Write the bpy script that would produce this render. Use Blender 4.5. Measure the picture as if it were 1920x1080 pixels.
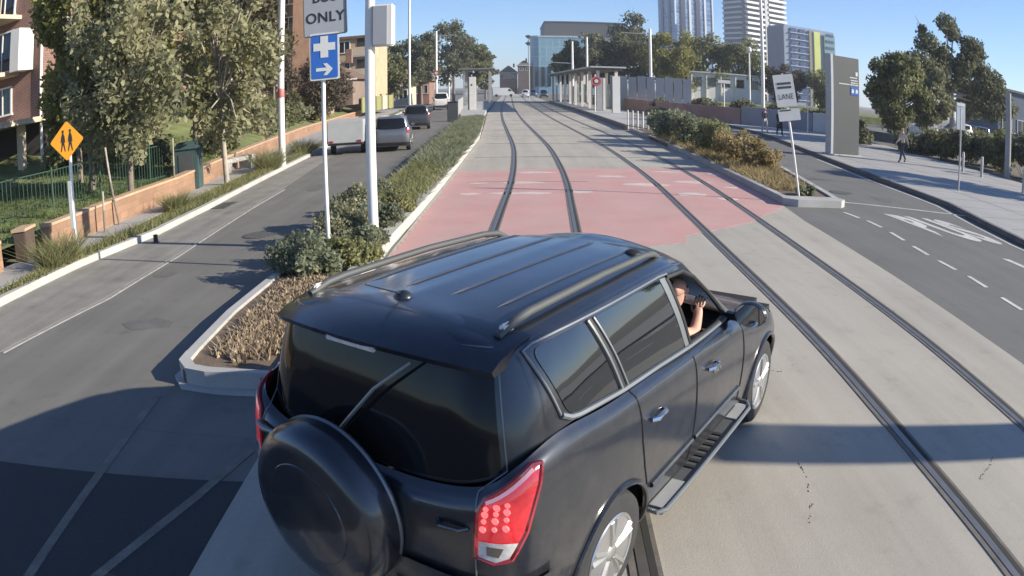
import bpy, bmesh, math, random
import numpy as np
from mathutils import Vector, Matrix, geometry

for o in list(bpy.data.objects):
    bpy.data.objects.remove(o)
SC = bpy.context.scene
COL = SC.collection
R = math.radians
random.seed(7)

# ------------------------------------------------------------------ camera
# dash camera behind a bus windscreen: a fisheye lens, 2.64 m above the road
PITCH, ROLL, CAM_H = 0.27279, 0.009466, 2.64
cd = bpy.data.cameras.new('camera')
cam = bpy.data.objects.new('camera', cd)
COL.objects.link(cam)
rw, dw = Vector((1, 0, 0)), Vector((0, -math.sin(PITCH), -math.cos(PITCH)))
fw = Vector((0, math.cos(PITCH), -math.sin(PITCH)))
cx = math.cos(ROLL) * rw + math.sin(ROLL) * dw
cy = -(math.cos(ROLL) * dw - math.sin(ROLL) * rw)
m = Matrix((cx, cy, -fw)).transposed().to_4x4()
m.translation = (0, 0, CAM_H)
cam.matrix_world = m
cd.type = 'PANO'
cd.sensor_fit = 'HORIZONTAL'
cd.sensor_width, cd.sensor_height = 36.0, 20.25
cd.panorama_type = 'FISHEYE_LENS_POLYNOMIAL'
fmm = 1403.35 * 36 / 1920
cd.fisheye_fov = R(179)
cd.fisheye_polynomial_k0 = 0.0
cd.fisheye_polynomial_k1 = -1.0 / fmm
cd.fisheye_polynomial_k2 = 0.0
cd.fisheye_polynomial_k3 = -0.18 / fmm ** 3
cd.fisheye_polynomial_k4 = 0.0
cd.clip_start, cd.clip_end = 0.05, 4000
SC.camera = cam

# ------------------------------------------------------------------ sky and sun
SUN_EL = R(22.5)
SUN_AZ = R(103)      # clockwise from +Y: the sun stands to the right and a little behind
world = bpy.data.worlds.new('World')
SC.world = world
world.use_nodes = True
nt = world.node_tree
sky = nt.nodes.new('ShaderNodeTexSky')
sky.sky_type = 'NISHITA'
sky.sun_disc = False
sky.sun_elevation = SUN_EL
sky.sun_rotation = SUN_AZ
sky.air_density = 1.0
sky.altitude = 1200
sky.dust_density = 0.1
sky.ozone_density = 3.0
tint = nt.nodes.new('ShaderNodeMix')          # the dash camera's cool white balance on the sky light
tint.data_type = 'RGBA'
tint.blend_type = 'MULTIPLY'
tint.inputs[0].default_value = 1.0
tint.inputs[7].default_value = (0.70, 0.80, 0.98, 1)
nt.links.new(sky.outputs[0], tint.inputs[6])
nt.links.new(tint.outputs[2], nt.nodes['Background'].inputs[0])
nt.nodes['Background'].inputs[1].default_value = 0.105
sl = bpy.data.lights.new('sun', 'SUN')
sl.energy = 5.0
sl.angle = R(0.53)
sl.color = (1.0, 0.92, 0.77)
sun = bpy.data.objects.new('sun', sl)
COL.objects.link(sun)
sd = Vector((math.sin(SUN_AZ) * math.cos(SUN_EL), math.cos(SUN_AZ) * math.cos(SUN_EL), math.sin(SUN_EL)))
sun.rotation_euler = sd.to_track_quat('Z', 'Y').to_euler()
sun.location = sd * 60
vs = SC.view_settings
vs.view_transform = 'Standard'
vs.look = 'None'
vs.exposure = 0.84
vs.gamma = 1.0
vs.use_curve_mapping = False

# ------------------------------------------------------------------ materials
MATS = {}


def mat(name, col, rough=0.7, metal=0.0, var=0.12, scale=3.0, bump=0.0, bscale=60.0, fine=0.0, coat=0.0, emit=None,
        estr=0.0, spec=0.5, streak=None, wear=0.0):
    if name in MATS:
        return MATS[name]
    mm = bpy.data.materials.new(name)
    mm.use_nodes = True
    n = mm.node_tree.nodes
    l = mm.node_tree.links
    b = n['Principled BSDF']
    b.inputs['Roughness'].default_value = rough
    b.inputs['Metallic'].default_value = metal
    b.inputs['Specular IOR Level'].default_value = spec
    if coat:
        b.inputs['Coat Weight'].default_value = coat
        b.inputs['Coat Roughness'].default_value = 0.04
    tc = n.new('ShaderNodeTexCoord')
    src = tc.outputs['Object']
    if streak:
        mp = n.new('ShaderNodeMapping')
        mp.inputs['Scale'].default_value = streak
        l.new(src, mp.inputs[0])
        src = mp.outputs[0]
    nz = n.new('ShaderNodeTexNoise')
    nz.inputs['Scale'].default_value = scale
    nz.inputs['Detail'].default_value = 5
    l.new(src, nz.inputs['Vector'])
    rp = n.new('ShaderNodeMapRange')
    rp.inputs[1].default_value = 0.25
    rp.inputs[2].default_value = 0.75
    rp.inputs[3].default_value = 1 - var
    rp.inputs[4].default_value = 1 + var
    l.new(nz.outputs[0], rp.inputs[0])
    fac = rp.outputs[0]
    if fine:
        n2 = n.new('ShaderNodeTexNoise')
        n2.inputs['Scale'].default_value = 90
        n2.inputs['Detail'].default_value = 3
        l.new(tc.outputs['Object'], n2.inputs['Vector'])
        r2 = n.new('ShaderNodeMapRange')
        r2.inputs[1].default_value = 0.3
        r2.inputs[2].default_value = 0.7
        r2.inputs[3].default_value = 1 - fine
        r2.inputs[4].default_value = 1 + fine
        l.new(n2.outputs[0], r2.inputs[0])
        mu = n.new('ShaderNodeMath')
        mu.operation = 'MULTIPLY'
        l.new(fac, mu.inputs[0])
        l.new(r2.outputs[0], mu.inputs[1])
        fac = mu.outputs[0]
    if wear:
        # wheel tracks, drips and stains drawn out along the road
        for sc_, ws, lo, hi in (((2.2, .10, 1), 1.0, .35, .65), ((1, 1, 1), 2.6, .56, .72)):
            mp = n.new('ShaderNodeMapping')
            mp.inputs['Scale'].default_value = sc_
            l.new(tc.outputs['Object'], mp.inputs[0])
            n3 = n.new('ShaderNodeTexNoise')
            n3.inputs['Scale'].default_value = ws
            n3.inputs['Detail'].default_value = 6
            n3.inputs['Roughness'].default_value = 0.65
            l.new(mp.outputs[0], n3.inputs['Vector'])
            r3 = n.new('ShaderNodeMapRange')
            r3.inputs[1].default_value = lo
            r3.inputs[2].default_value = hi
            r3.inputs[3].default_value = 1.0 + wear * .4
            r3.inputs[4].default_value = 1.0 - wear
            l.new(n3.outputs[0], r3.inputs[0])
            m3 = n.new('ShaderNodeMath')
            m3.operation = 'MULTIPLY'
            l.new(fac, m3.inputs[0])
            l.new(r3.outputs[0], m3.inputs[1])
            fac = m3.outputs[0]
    vm = n.new('ShaderNodeVectorMath')
    vm.operation = 'SCALE'
    vm.inputs[0].default_value = col
    l.new(fac, vm.inputs['Scale'])
    l.new(vm.outputs[0], b.inputs['Base Color'])
    if bump:
        nb = n.new('ShaderNodeTexNoise')
        nb.inputs['Scale'].default_value = bscale
        nb.inputs['Detail'].default_value = 4
        l.new(tc.outputs['Object'], nb.inputs['Vector'])
        bp = n.new('ShaderNodeBump')
        bp.inputs['Strength'].default_value = bump
        bp.inputs['Distance'].default_value = 0.02
        l.new(nb.outputs[0], bp.inputs['Height'])
        l.new(bp.outputs[0], b.inputs['Normal'])
    if emit:
        b.inputs['Emission Color'].default_value = (*emit, 1)
        b.inputs['Emission Strength'].default_value = estr
    MATS[name] = mm
    return mm


def leafmat(name, c1, c2, trans=0.5, scale=0.5):
    """per-leaf colour between two greens, shifted in clumps; leaves let a little light through"""
    mm = bpy.data.materials.new(name)
    mm.use_nodes = True
    n = mm.node_tree.nodes
    l = mm.node_tree.links
    b = n['Principled BSDF']
    b.inputs['Roughness'].default_value = 0.55
    b.inputs['Specular IOR Level'].default_value = 0.3
    ge = n.new('ShaderNodeNewGeometry')
    tc = n.new('ShaderNodeTexCoord')
    nz = n.new('ShaderNodeTexNoise')
    nz.inputs['Scale'].default_value = scale
    nz.inputs['Detail'].default_value = 3
    l.new(tc.outputs['Object'], nz.inputs['Vector'])
    rp = n.new('ShaderNodeMapRange')
    rp.inputs[1].default_value = 0.35
    rp.inputs[2].default_value = 0.65
    l.new(nz.outputs[0], rp.inputs[0])
    ad = n.new('ShaderNodeMath')
    ad.operation = 'MULTIPLY_ADD'
    ad.inputs[1].default_value = 0.6
    l.new(ge.outputs['Random Per Island'], ad.inputs[0])
    mu = n.new('ShaderNodeMath')
    mu.operation = 'MULTIPLY'
    mu.inputs[1].default_value = 0.5
    l.new(rp.outputs[0], mu.inputs[0])
    l.new(mu.outputs[0], ad.inputs[2])
    mx = n.new('ShaderNodeMix')
    mx.data_type = 'RGBA'
    mx.inputs[6].default_value = (*c1, 1)
    mx.inputs[7].default_value = (*c2, 1)
    l.new(ad.outputs[0], mx.inputs[0])
    l.new(mx.outputs[2], b.inputs['Base Color'])
    tr = n.new('ShaderNodeBsdfTranslucent')
    l.new(mx.outputs[2], tr.inputs[0])
    ms = n.new('ShaderNodeMixShader')
    ms.inputs[0].default_value = trans
    l.new(b.outputs[0], ms.inputs[1])
    l.new(tr.outputs[0], ms.inputs[2])
    l.new(ms.outputs[0], n['Material Output'].inputs[0])
    return mm


def brickmat(name, c1, c2, mortar, scale=1.0, bw=0.23, bh=0.076):
    mm = bpy.data.materials.new(name)
    mm.use_nodes = True
    n = mm.node_tree.nodes
    l = mm.node_tree.links
    b = n['Principled BSDF']
    b.inputs['Roughness'].default_value = 0.85
    ge = n.new('ShaderNodeTexCoord')
    sx = n.new('ShaderNodeSeparateXYZ')
    l.new(ge.outputs['Object'], sx.inputs[0])
    ad = n.new('ShaderNodeMath')
    ad.operation = 'ADD'
    l.new(sx.outputs[0], ad.inputs[0])
    l.new(sx.outputs[1], ad.inputs[1])
    cb = n.new('ShaderNodeCombineXYZ')
    l.new(ad.outputs[0], cb.inputs[0])
    l.new(sx.outputs[2], cb.inputs[1])
    br = n.new('ShaderNodeTexBrick')
    br.inputs['Color1'].default_value = (*c1, 1)
    br.inputs['Color2'].default_value = (*c2, 1)
    br.inputs['Mortar'].default_value = (*mortar, 1)
    br.inputs['Scale'].default_value = scale
    br.inputs['Brick Width'].default_value = bw
    br.inputs['Row Height'].default_value = bh
    br.inputs['Mortar Size'].default_value = 0.008
    l.new(cb.outputs[0], br.inputs['Vector'])
    nz = n.new('ShaderNodeTexNoise')
    nz.inputs['Scale'].default_value = 1.3
    nz.inputs['Detail'].default_value = 5
    l.new(ge.outputs['Object'], nz.inputs['Vector'])
    rp = n.new('ShaderNodeMapRange')
    rp.inputs[3].default_value = 0.65
    rp.inputs[4].default_value = 1.35
    l.new(nz.outputs[0], rp.inputs[0])
    vm = n.new('ShaderNodeVectorMath')
    vm.operation = 'SCALE'
    l.new(br.outputs[0], vm.inputs[0])
    l.new(rp.outputs[0], vm.inputs['Scale'])
    l.new(vm.outputs[0], b.inputs['Base Color'])
    return mm


def glassgrid(name, c1, c2, frame, w, hgt, rough=0.12):
    """curtain-wall glazing: panes of slightly different tint between mullions"""
    mm = brickmat(name, c1, c2, frame, 1.0, w, hgt)
    n = mm.node_tree.nodes
    for k in n:
        if k.type == 'TEX_BRICK':
            k.offset = 0.0
            k.inputs['Mortar Size'].default_value = 0.12
    b = n['Principled BSDF']
    b.inputs['Roughness'].default_value = rough
    b.inputs['Specular IOR Level'].default_value = 0.35
    return mm


asphalt = mat('asphalt', (0.158, 0.150, 0.134), 0.9, var=0.13, scale=0.7, bump=0.25, bscale=140, fine=0.22, wear=.14)
asphalt_right = mat('asphalt_right', (0.142, 0.139, 0.130), 0.9, var=0.09, scale=0.5, bump=0.25, bscale=140, fine=0.18, wear=.12)
asphalt_dark = mat('asphalt_dark', (0.042, 0.042, 0.043), 0.9, var=0.14, scale=0.9, bump=0.25, bscale=140, fine=0.25)  # darkest of the asphalt tones, laid at the near left
concrete = mat('concrete', (0.385, 0.352, 0.298), 0.85, var=0.10, scale=0.45, bump=0.12, bscale=90, fine=0.07, wear=.11)
concrete_pale = mat('concrete_pale', (0.40, 0.39, 0.37), 0.85, var=0.14, scale=1.6, bump=0.12, bscale=70, fine=0.1)
gutter_m = mat('gutter_concrete', (0.225, 0.21, 0.185), 0.88, var=0.18, scale=1.6, bump=0.12, bscale=70, fine=0.14, wear=.2)
edge_mark = mat('edge_mark', (0.31, 0.30, 0.28), 0.85, var=0.3, scale=6, fine=0.2)
paving = mat('paving', (0.35, 0.34, 0.325), 0.85, var=0.08, scale=0.8, bump=0.1, bscale=60, fine=0.08)
pink_paint = mat('pink_paint', (0.46, 0.285, 0.255), 0.85, var=0.13, scale=0.9, bump=0.1, bscale=90, fine=0.1)
pink_worn = mat('pink_worn', (0.45, 0.33, 0.30), 0.85, var=0.2, scale=3, fine=0.1)
soil = mat('soil', (0.16, 0.115, 0.08), 0.95, var=0.3, scale=6, bump=0.5, bscale=40, fine=0.25)
lawn_m = mat('lawn', (0.15, 0.17, 0.06), 0.95, var=0.35, scale=1.2, bump=0.4, bscale=60, fine=0.35)
dirt = mat('dirt', (0.15, 0.13, 0.10), 0.95, var=0.25, scale=0.15, fine=0.2)
white_mark = mat('white_mark', (0.62, 0.62, 0.60), 0.8, var=0.18, scale=7, fine=0.2)
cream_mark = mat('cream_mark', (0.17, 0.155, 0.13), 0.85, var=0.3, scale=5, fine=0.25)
joint_m = mat('joint', (0.09, 0.085, 0.08), 0.9, var=0.3, scale=9)
rubber_strip = mat('rubber_strip', (0.145, 0.13, 0.112), 0.8, var=0.3, scale=7, fine=0.25)
rail_steel = mat('rail_steel', (0.25, 0.235, 0.22), 0.42, 0.65, var=0.15, scale=4)
groove_m = mat('groove', (0.035, 0.033, 0.03), 0.9)
white_paint = mat('white_paint', (0.74, 0.72, 0.68), 0.5, var=0.06, scale=2)
grey_paint = mat('grey_paint', (0.32, 0.33, 0.34), 0.5, var=0.07, scale=2)
galv = mat('galvanised', (0.42, 0.42, 0.41), 0.5, 0.35, var=0.12, scale=5)
dark_grey = mat('dark_grey', (0.07, 0.075, 0.08), 0.6, var=0.1, scale=2)
black_paint = mat('black_paint', (0.02, 0.02, 0.022), 0.5)
red_paint = mat('red_paint', (0.55, 0.045, 0.05), 0.5)
blue_sign = mat('blue_sign', (0.03, 0.13, 0.46), 0.45, var=0.06)
sign_grey = mat('sign_grey', (0.33, 0.34, 0.37), 0.5, var=0.05)
sign_white = mat('sign_white', (0.62, 0.62, 0.60), 0.5, var=0.05)
yellow_sign = mat('yellow_sign', (0.62, 0.27, 0.015), 0.5, var=0.06)
bark = mat('bark', (0.20, 0.165, 0.13), 0.95, var=0.3, scale=7, bump=0.6, bscale=30)
bark_pale = mat('bark_pale', (0.36, 0.31, 0.26), 0.9, var=0.25, scale=5, bump=0.4, bscale=25)
timber = mat('timber', (0.25, 0.2, 0.14), 0.9, var=0.2, scale=6)
green_metal = mat('green_metal', (0.03, 0.07, 0.045), 0.55)
cabinet_m = mat('cabinet_green', (0.05, 0.085, 0.085), 0.55)
roof_tile = mat('roof_tile', (0.16, 0.10, 0.075), 0.9, var=0.25, scale=4)
glass_dark = mat('window_glass', (0.02, 0.025, 0.03), 0.06, var=0.0, spec=0.7)
render_cream = mat('render_cream', (0.55, 0.45, 0.34), 0.9, var=0.1, scale=0.8)
render_white = mat('render_white', (0.62, 0.60, 0.57), 0.85, var=0.08, scale=0.8)
brick_red = brickmat('brick_red', (0.24, 0.11, 0.08), (0.19, 0.085, 0.065), (0.30, 0.27, 0.24))
brick_orange = brickmat('brick_orange', (0.36, 0.20, 0.115), (0.31, 0.165, 0.10), (0.42, 0.36, 0.30))
sandstone = brickmat('sandstone', (0.33, 0.19, 0.115), (0.26, 0.15, 0.095), (0.19, 0.15, 0.12), 1.0, 0.42, 0.17)
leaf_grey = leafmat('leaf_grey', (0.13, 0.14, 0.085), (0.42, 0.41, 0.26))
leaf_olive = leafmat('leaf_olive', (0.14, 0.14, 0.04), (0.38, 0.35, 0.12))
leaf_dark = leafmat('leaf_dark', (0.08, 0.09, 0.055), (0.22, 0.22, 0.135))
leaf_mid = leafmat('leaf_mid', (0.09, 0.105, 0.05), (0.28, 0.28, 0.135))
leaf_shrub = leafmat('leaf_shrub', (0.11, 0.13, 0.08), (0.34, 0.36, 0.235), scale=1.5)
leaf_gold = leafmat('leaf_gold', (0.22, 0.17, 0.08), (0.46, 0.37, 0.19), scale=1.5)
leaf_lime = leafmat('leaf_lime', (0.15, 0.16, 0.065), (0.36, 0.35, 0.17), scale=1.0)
leaf_dry = leafmat('leaf_dry', (0.18, 0.13, 0.085), (0.42, 0.33, 0.23), trans=0.05, scale=2)

# ------------------------------------------------------------------ mesh helpers


class MB:
    def __init__(s):
        s.v, s.f, s.mi = [], [], 0

    def add(s, vs_, fs_):
        k = len(s.v)
        s.v += [tuple(p) for p in vs_]
        s.f += [tuple(i + k for i in f) for f in fs_]
        return s

    def box(s, c, d, rz=0.0, taper=1.0):
        x, y, z = d[0] / 2, d[1] / 2, d[2] / 2
        ca, sa = math.cos(rz), math.sin(rz)
        vs_ = []
        for sz in (-1, 1):
            t = taper if sz > 0 else 1
            for sx, sy in ((-1, -1), (1, -1), (1, 1), (-1, 1)):
                px, py = sx * x * t, sy * y * t
                vs_.append((c[0] + px * ca - py * sa, c[1] + px * sa + py * ca, c[2] + sz * z))
        return s.add(vs_, [(3, 2, 1, 0), (4, 5, 6, 7), (0, 1, 5, 4), (1, 2, 6, 5), (2, 3, 7, 6), (3, 0, 4, 7)])

    def prism(s, poly, z0, z1):
        a = sum(poly[i][0] * poly[(i + 1) % len(poly)][1] - poly[(i + 1) % len(poly)][0] * poly[i][1] for i in range(len(poly)))
        if a < 0:
            poly = poly[::-1]
        n = len(poly)
        vs_ = [(p[0], p[1], z0) for p in poly] + [(p[0], p[1], z1) for p in poly]
        return s.add(vs_, [tuple(range(n - 1, -1, -1)), tuple(range(n, 2 * n))] +
                     [(i, (i + 1) % n, n + (i + 1) % n, n + i) for i in range(n)])

    def tube(s, pts, r, n=8, caps=True):
        pts = [Vector(p) for p in pts]
        rs = r if isinstance(r, (list, tuple)) else [r] * len(pts)
        base = len(s.v)
        up = None
        for i, p in enumerate(pts):
            t = (pts[min(i + 1, len(pts) - 1)] - pts[max(i - 1, 0)])
            t = t.normalized() if t.length > 1e-9 else Vector((0, 0, 1))
            if up is None:
                up = Vector((0, 0, 1)) if abs(t.z) < 0.9 else Vector((1, 0, 0))
            a = t.cross(up).normalized()
            b_ = a.cross(t).normalized()
            up = b_
            for k in range(n):
                an = 2 * math.pi * k / n
                s.v.append(tuple(p + (a * math.cos(an) + b_ * math.sin(an)) * rs[i]))
        for i in range(len(pts) - 1):
            for k in range(n):
                k2 = (k + 1) % n
                s.f.append((base + i * n + k, base + i * n + k2, base + (i + 1) * n + k2, base + (i + 1) * n + k))
        if caps:
            s.f.append(tuple(base + k for k in range(n - 1, -1, -1)))
            s.f.append(tuple(base + (len(pts) - 1) * n + k for k in range(n)))
        return s

    def lathe(s, prof, origin=(0, 0, 0), axis='z', n=32):
        """prof: (radius, height) pairs, turned about an axis"""
        base = len(s.v)
        for r, hh in prof:
            for k in range(n):
                a = 2 * math.pi * k / n
                p, q = r * math.cos(a), r * math.sin(a)
                v = (p, q, hh) if axis == 'z' else ((hh, p, q) if axis == 'x' else (q, hh, p))
                s.v.append((v[0] + origin[0], v[1] + origin[1], v[2] + origin[2]))
        for i in range(len(prof) - 1):
            for k in range(n):
                k2 = (k + 1) % n
                s.f.append((base + i * n + k, base + i * n + k2, base + (i + 1) * n + k2, base + (i + 1) * n + k))
        s.f.append(tuple(base + k for k in range(n - 1, -1, -1)))
        s.f.append(tuple(base + (len(prof) - 1) * n + k for k in range(n)))
        return s

    def ribbon(s, pts, w, z0, z1):
        """a raised strip along a ground polyline (kerb, wall)"""
        L, Rr = offset_line(pts, w)
        for i in range(len(pts) - 1):
            s.prism([L[i], L[i + 1], Rr[i + 1], Rr[i]], z0, z1)
        return s

    def build(s, name, material, parent=None, smooth=False, bevel=0.0):
        me = bpy.data.meshes.new(name)
        me.from_pydata(s.v, [], s.f)
        me.validate()
        if bevel or smooth:
            bm = bmesh.new()
            bm.from_mesh(me)
            bmesh.ops.recalc_face_normals(bm, faces=bm.faces)
            if bevel:
                ed = [e for e in bm.edges if len(e.link_faces) == 2 and e.calc_face_angle(0) > 0.6]
                bmesh.ops.bevel(bm, geom=ed, offset=bevel, segments=2, affect='EDGES', clamp_overlap=True)
            bm.to_mesh(me)
            bm.free()
        if smooth:
            me.shade_smooth()
            me.set_sharp_from_angle(angle=R(38))
        me.materials.append(material)
        o = bpy.data.objects.new(name, me)
        COL.objects.link(o)
        if parent:
            o.parent = parent
        return o


def offset_line(pts, w):
    L, Rr = [], []
    for i, p in enumerate(pts):
        a = Vector(pts[max(i - 1, 0)][:2])
        b = Vector(pts[min(i + 1, len(pts) - 1)][:2])
        t = (b - a).normalized()
        nn = Vector((-t.y, t.x)) * w / 2
        L.append((p[0] + nn.x, p[1] + nn.y))
        Rr.append((p[0] - nn.x, p[1] - nn.y))
    return L, Rr


def tag(o, label=None, cat=None, group=None, kind=None):
    if label:
        o['label'] = label
    if cat:
        o['category'] = cat
    if group:
        o['group'] = group
    if kind:
        o['kind'] = kind
    return o


def thing(name, label, cat, loc=(0, 0, 0), rz=0.0, group=None):
    o = bpy.data.objects.new(name, None)
    o.empty_display_size = 0.2
    COL.objects.link(o)
    o.location = loc
    o.rotation_euler = (0, 0, rz)
    return tag(o, label, cat, group)


def struct(name, label, cat, mb, material):
    return tag(mb.build(name, material), label, cat, kind='structure')


def copy_tree(o, parent=None):
    c = o.copy()
    COL.objects.link(c)
    if parent:
        c.parent = parent
    for ch in [k for k in COL.objects if k.parent == o]:
        copy_tree(ch, c)
    return c


def text_mesh(s, size, name, material, parent, mapping, extrude=0.0, spacing=1.0, bold=0.012):
    cu = bpy.data.curves.new('t', 'FONT')
    cu.body = s
    cu.size = size
    cu.extrude = extrude
    cu.space_character = spacing
    cu.align_x = 'CENTER'
    cu.align_y = 'CENTER'
    cu.offset = size * bold
    to = bpy.data.objects.new('t', cu)
    COL.objects.link(to)
    dg = bpy.context.evaluated_depsgraph_get()
    me = bpy.data.meshes.new_from_object(to.evaluated_get(dg))
    bpy.data.objects.remove(to)
    for v in me.vertices:
        v.co = Vector(mapping(v.co))
    me.materials.clear()
    me.materials.append(material)
    me.name = name
    o = bpy.data.objects.new(name, me)
    COL.objects.link(o)
    if parent:
        o.parent = parent
    return o


def leaf_cloud(name, material, blobs, n, size, parent=None, seed=1, shell=0.45, aspect=1.7, droop=0.0):
    """many small leaf faces spread through a handful of uneven ellipsoids"""
    rg = np.random.default_rng(seed)
    w = np.array([b[3] * b[4] * b[5] for b in blobs], float) ** 0.75
    cnt = rg.multinomial(n, w / w.sum())
    P = []
    for (bx, by, bz, rx, ry, rz), k in zip(blobs, cnt):
        d = rg.normal(size=(k, 3))
        d /= np.linalg.norm(d, axis=1)[:, None]
        r = rg.random(k) ** shell
        wob = 1 + 0.28 * np.sin(d[:, 0] * 5 + bx * 3) * np.sin(d[:, 1] * 4 + by) * np.sin(d[:, 2] * 5 + bz * 2)
        P.append(d * (r * wob)[:, None] * np.array([rx, ry, rz]) + np.array([bx, by, bz]))
    P = np.concatenate(P)
    k = len(P)
    a = rg.normal(size=(k, 3))
    a[:, 2] -= droop
    a /= np.linalg.norm(a, axis=1)[:, None]
    b = rg.normal(size=(k, 3))
    b -= a * (a * b).sum(1)[:, None]
    b /= np.linalg.norm(b, axis=1)[:, None]
    s = size * (0.6 + 0.9 * rg.random(k))[:, None]
    V = np.empty((k, 4, 3))
    V[:, 0] = P - a * s * aspect * .5
    V[:, 1] = P - b * s * .5 + a * s * .1
    V[:, 2] = P + a * s * aspect * .5
    V[:, 3] = P + b * s * .5 + a * s * .1
    return np_mesh(name, V.reshape(-1, 3), np.arange(4 * k).reshape(-1, 4), material, parent)


def np_mesh(name, V, F, material, parent=None):
    me = bpy.data.meshes.new(name)
    me.vertices.add(len(V))
    me.vertices.foreach_set('co', np.asarray(V, np.float32).ravel())
    nf, nc = F.shape
    me.loops.add(nf * nc)
    me.loops.foreach_set('vertex_index', np.asarray(F, np.int32).ravel())
    me.polygons.add(nf)
    me.polygons.foreach_set('loop_start', np.arange(0, nf * nc, nc, dtype=np.int32))
    me.polygons.foreach_set('loop_total', np.full(nf, nc, np.int32))
    me.update(calc_edges=True)
    me.materials.append(material)
    o = bpy.data.objects.new(name, me)
    COL.objects.link(o)
    if parent:
        o.parent = parent
    return o


def in_poly(x, y, poly):
    c = False
    j = len(poly) - 1
    for i in range(len(poly)):
        xi, yi = poly[i][:2]
        xj, yj = poly[j][:2]
        if (yi > y) != (yj > y) and x < (xj - xi) * (y - yi) / (yj - yi) + xi:
            c = not c
        j = i
    return c


def grass_blades(name, material, poly, n, hgt, wid, z=0.0, seed=2, tilt=0.5, zf=None):
    rg = np.random.default_rng(seed)
    xs = [p[0] for p in poly]
    ys = [p[1] for p in poly]
    pts = []
    while len(pts) < n:
        x, y = rg.uniform(min(xs), max(xs)), rg.uniform(min(ys), max(ys))
        if in_poly(x, y, poly):
            pts.append((x, y, z if zf is None else zf(x, y)))
    P = np.array(pts)
    a = rg.uniform(0, 2 * np.pi, n)
    h = hgt * rg.uniform(0.45, 1.25, n)
    h *= 0.75 + 0.5 * (np.sin(P[:, 0] * 2.3 + 1) * np.sin(P[:, 1] * 1.1) * .5 + .5)
    d = np.stack([np.cos(a), np.sin(a), np.zeros(n)], 1)
    lean = rg.normal(size=(n, 3)) * tilt
    lean[:, 2] = 1
    V = np.empty((n, 3, 3))
    V[:, 0] = P - d * wid * .5
    V[:, 1] = P + d * wid * .5
    V[:, 2] = P + lean * h[:, None]
    return np_mesh(name, V.reshape(-1, 3), np.arange(3 * n).reshape(-1, 3), material)


def worn_paint(name, paint, under, lo=.40, hi=.62):
    """road paint scuffed through to the slab in patches and along wheel tracks"""
    mm = mat(name, paint, 0.85, var=0.10, scale=0.9, bump=0.1, bscale=90, fine=0.12)
    n = mm.node_tree.nodes
    l = mm.node_tree.links
    b = n['Principled BSDF']
    src = b.inputs['Base Color'].links[0].from_socket
    tc = n.new('ShaderNodeTexCoord')
    acc = None
    for sc_, ws in (((1, 1, 1), .55), ((2.6, .18, 1), .8), ((1, 1, 1), 14)):
        mp = n.new('ShaderNodeMapping')
        mp.inputs['Scale'].default_value = sc_
        l.new(tc.outputs['Object'], mp.inputs[0])
        nz = n.new('ShaderNodeTexNoise')
        nz.inputs['Scale'].default_value = ws
        nz.inputs['Detail'].default_value = 7
        nz.inputs['Roughness'].default_value = .68
        l.new(mp.outputs[0], nz.inputs['Vector'])
        if acc is None:
            acc = nz.outputs[0]
        else:
            ad = n.new('ShaderNodeMath')
            ad.operation = 'ADD'
            l.new(acc, ad.inputs[0])
            l.new(nz.outputs[0], ad.inputs[1])
            acc = ad.outputs[0]
    rp = n.new('ShaderNodeMapRange')
    rp.inputs[1].default_value = lo * 3
    rp.inputs[2].default_value = hi * 3
    rp.inputs[4].default_value = .75
    l.new(acc, rp.inputs[0])
    mx = n.new('ShaderNodeMix')
    mx.data_type = 'RGBA'
    l.new(rp.outputs[0], mx.inputs[0])
    l.new(src, mx.inputs[6])
    mx.inputs[7].default_value = (*under, 1)
    l.new(mx.outputs[2], b.inputs['Base Color'])
    return mm


pink_paint = worn_paint('pink_road_paint', (0.52, 0.28, 0.255), (0.44, 0.345, 0.31), .42, .66)
white_mark = worn_paint('white_road_paint', (0.66, 0.65, 0.61), (0.25, 0.24, 0.22), .42, .60)

# ------------------------------------------------------------------ the setting: ground, roads, track bed
struct('ground', 'flat bare earth reaching the horizon', 'ground',
       MB().prism([(-1500, -200), (1500, -200), (1500, 3000), (-1500, 3000)], -0.4, -0.03), dirt)
struct('side_road', 'grey asphalt lane left of the planted median', 'road',
       MB().prism([(-8.1, 5.0), (-1.95, 5.0), (-1.95, 60), (-3.0, 130), (-3.0, 190), (-14, 190), (-12.6, 90), (-9.4, 42), (-8.6, 30), (-7.9, 18)], -0.3, 0.0), asphalt)
struct('intersection', 'asphalt crossing in front of the median nose', 'road',
       MB().prism([(-60, -14), (-1.95, -14), (-1.95, 4.997), (-8.1, 4.997), (-60, 4.997)], -0.3, 0.0), asphalt)
struct('asphalt_patch', 'darker asphalt at the stop line', 'road',
       MB().prism([(-40, -13.5), (-1.955, -13.5), (-1.955, 4.30), (-4.42, 4.05), (-40, 0.6)], -0.02, 0.004), asphalt_dark)
struct('bus_lane', 'smooth grey asphalt lane right of the tracks', 'road',
       MB().prism([(5.45, -14), (14, -14), (11.75, 4), (11.89, 12.69), (12.23, 14.86), (12.91, 17.85), (13.15, 23), (14.05, 30), (16.4, 45),
                   (17.2, 60), (17.5, 110), (12.2, 110), (12.0, 60), (11.4, 40), (10.15, 28.1), (8.4, 17), (6.35, 17), (6.3, 14.5), (5.95, 7)], -0.3, 0.0), asphalt_right)
struct('track_bed', 'pale concrete slab carrying the tram tracks', 'tram track',
       MB().prism([(-1.95, -14), (5.44, -14), (5.94, 7), (6.29, 14.5), (6.62, 17.2), (6.75, 22), (7.0, 33), (7.12, 45), (7.0, 70), (6.2, 120), (5.9, 250),
                   (-2.3, 250), (-2.4, 120), (-2.25, 76), (-1.5, 37), (-1.65, 26), (-1.78, 19), (-1.88, 15), (-1.95, 12)], -0.3, 0.004), concrete)
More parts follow.
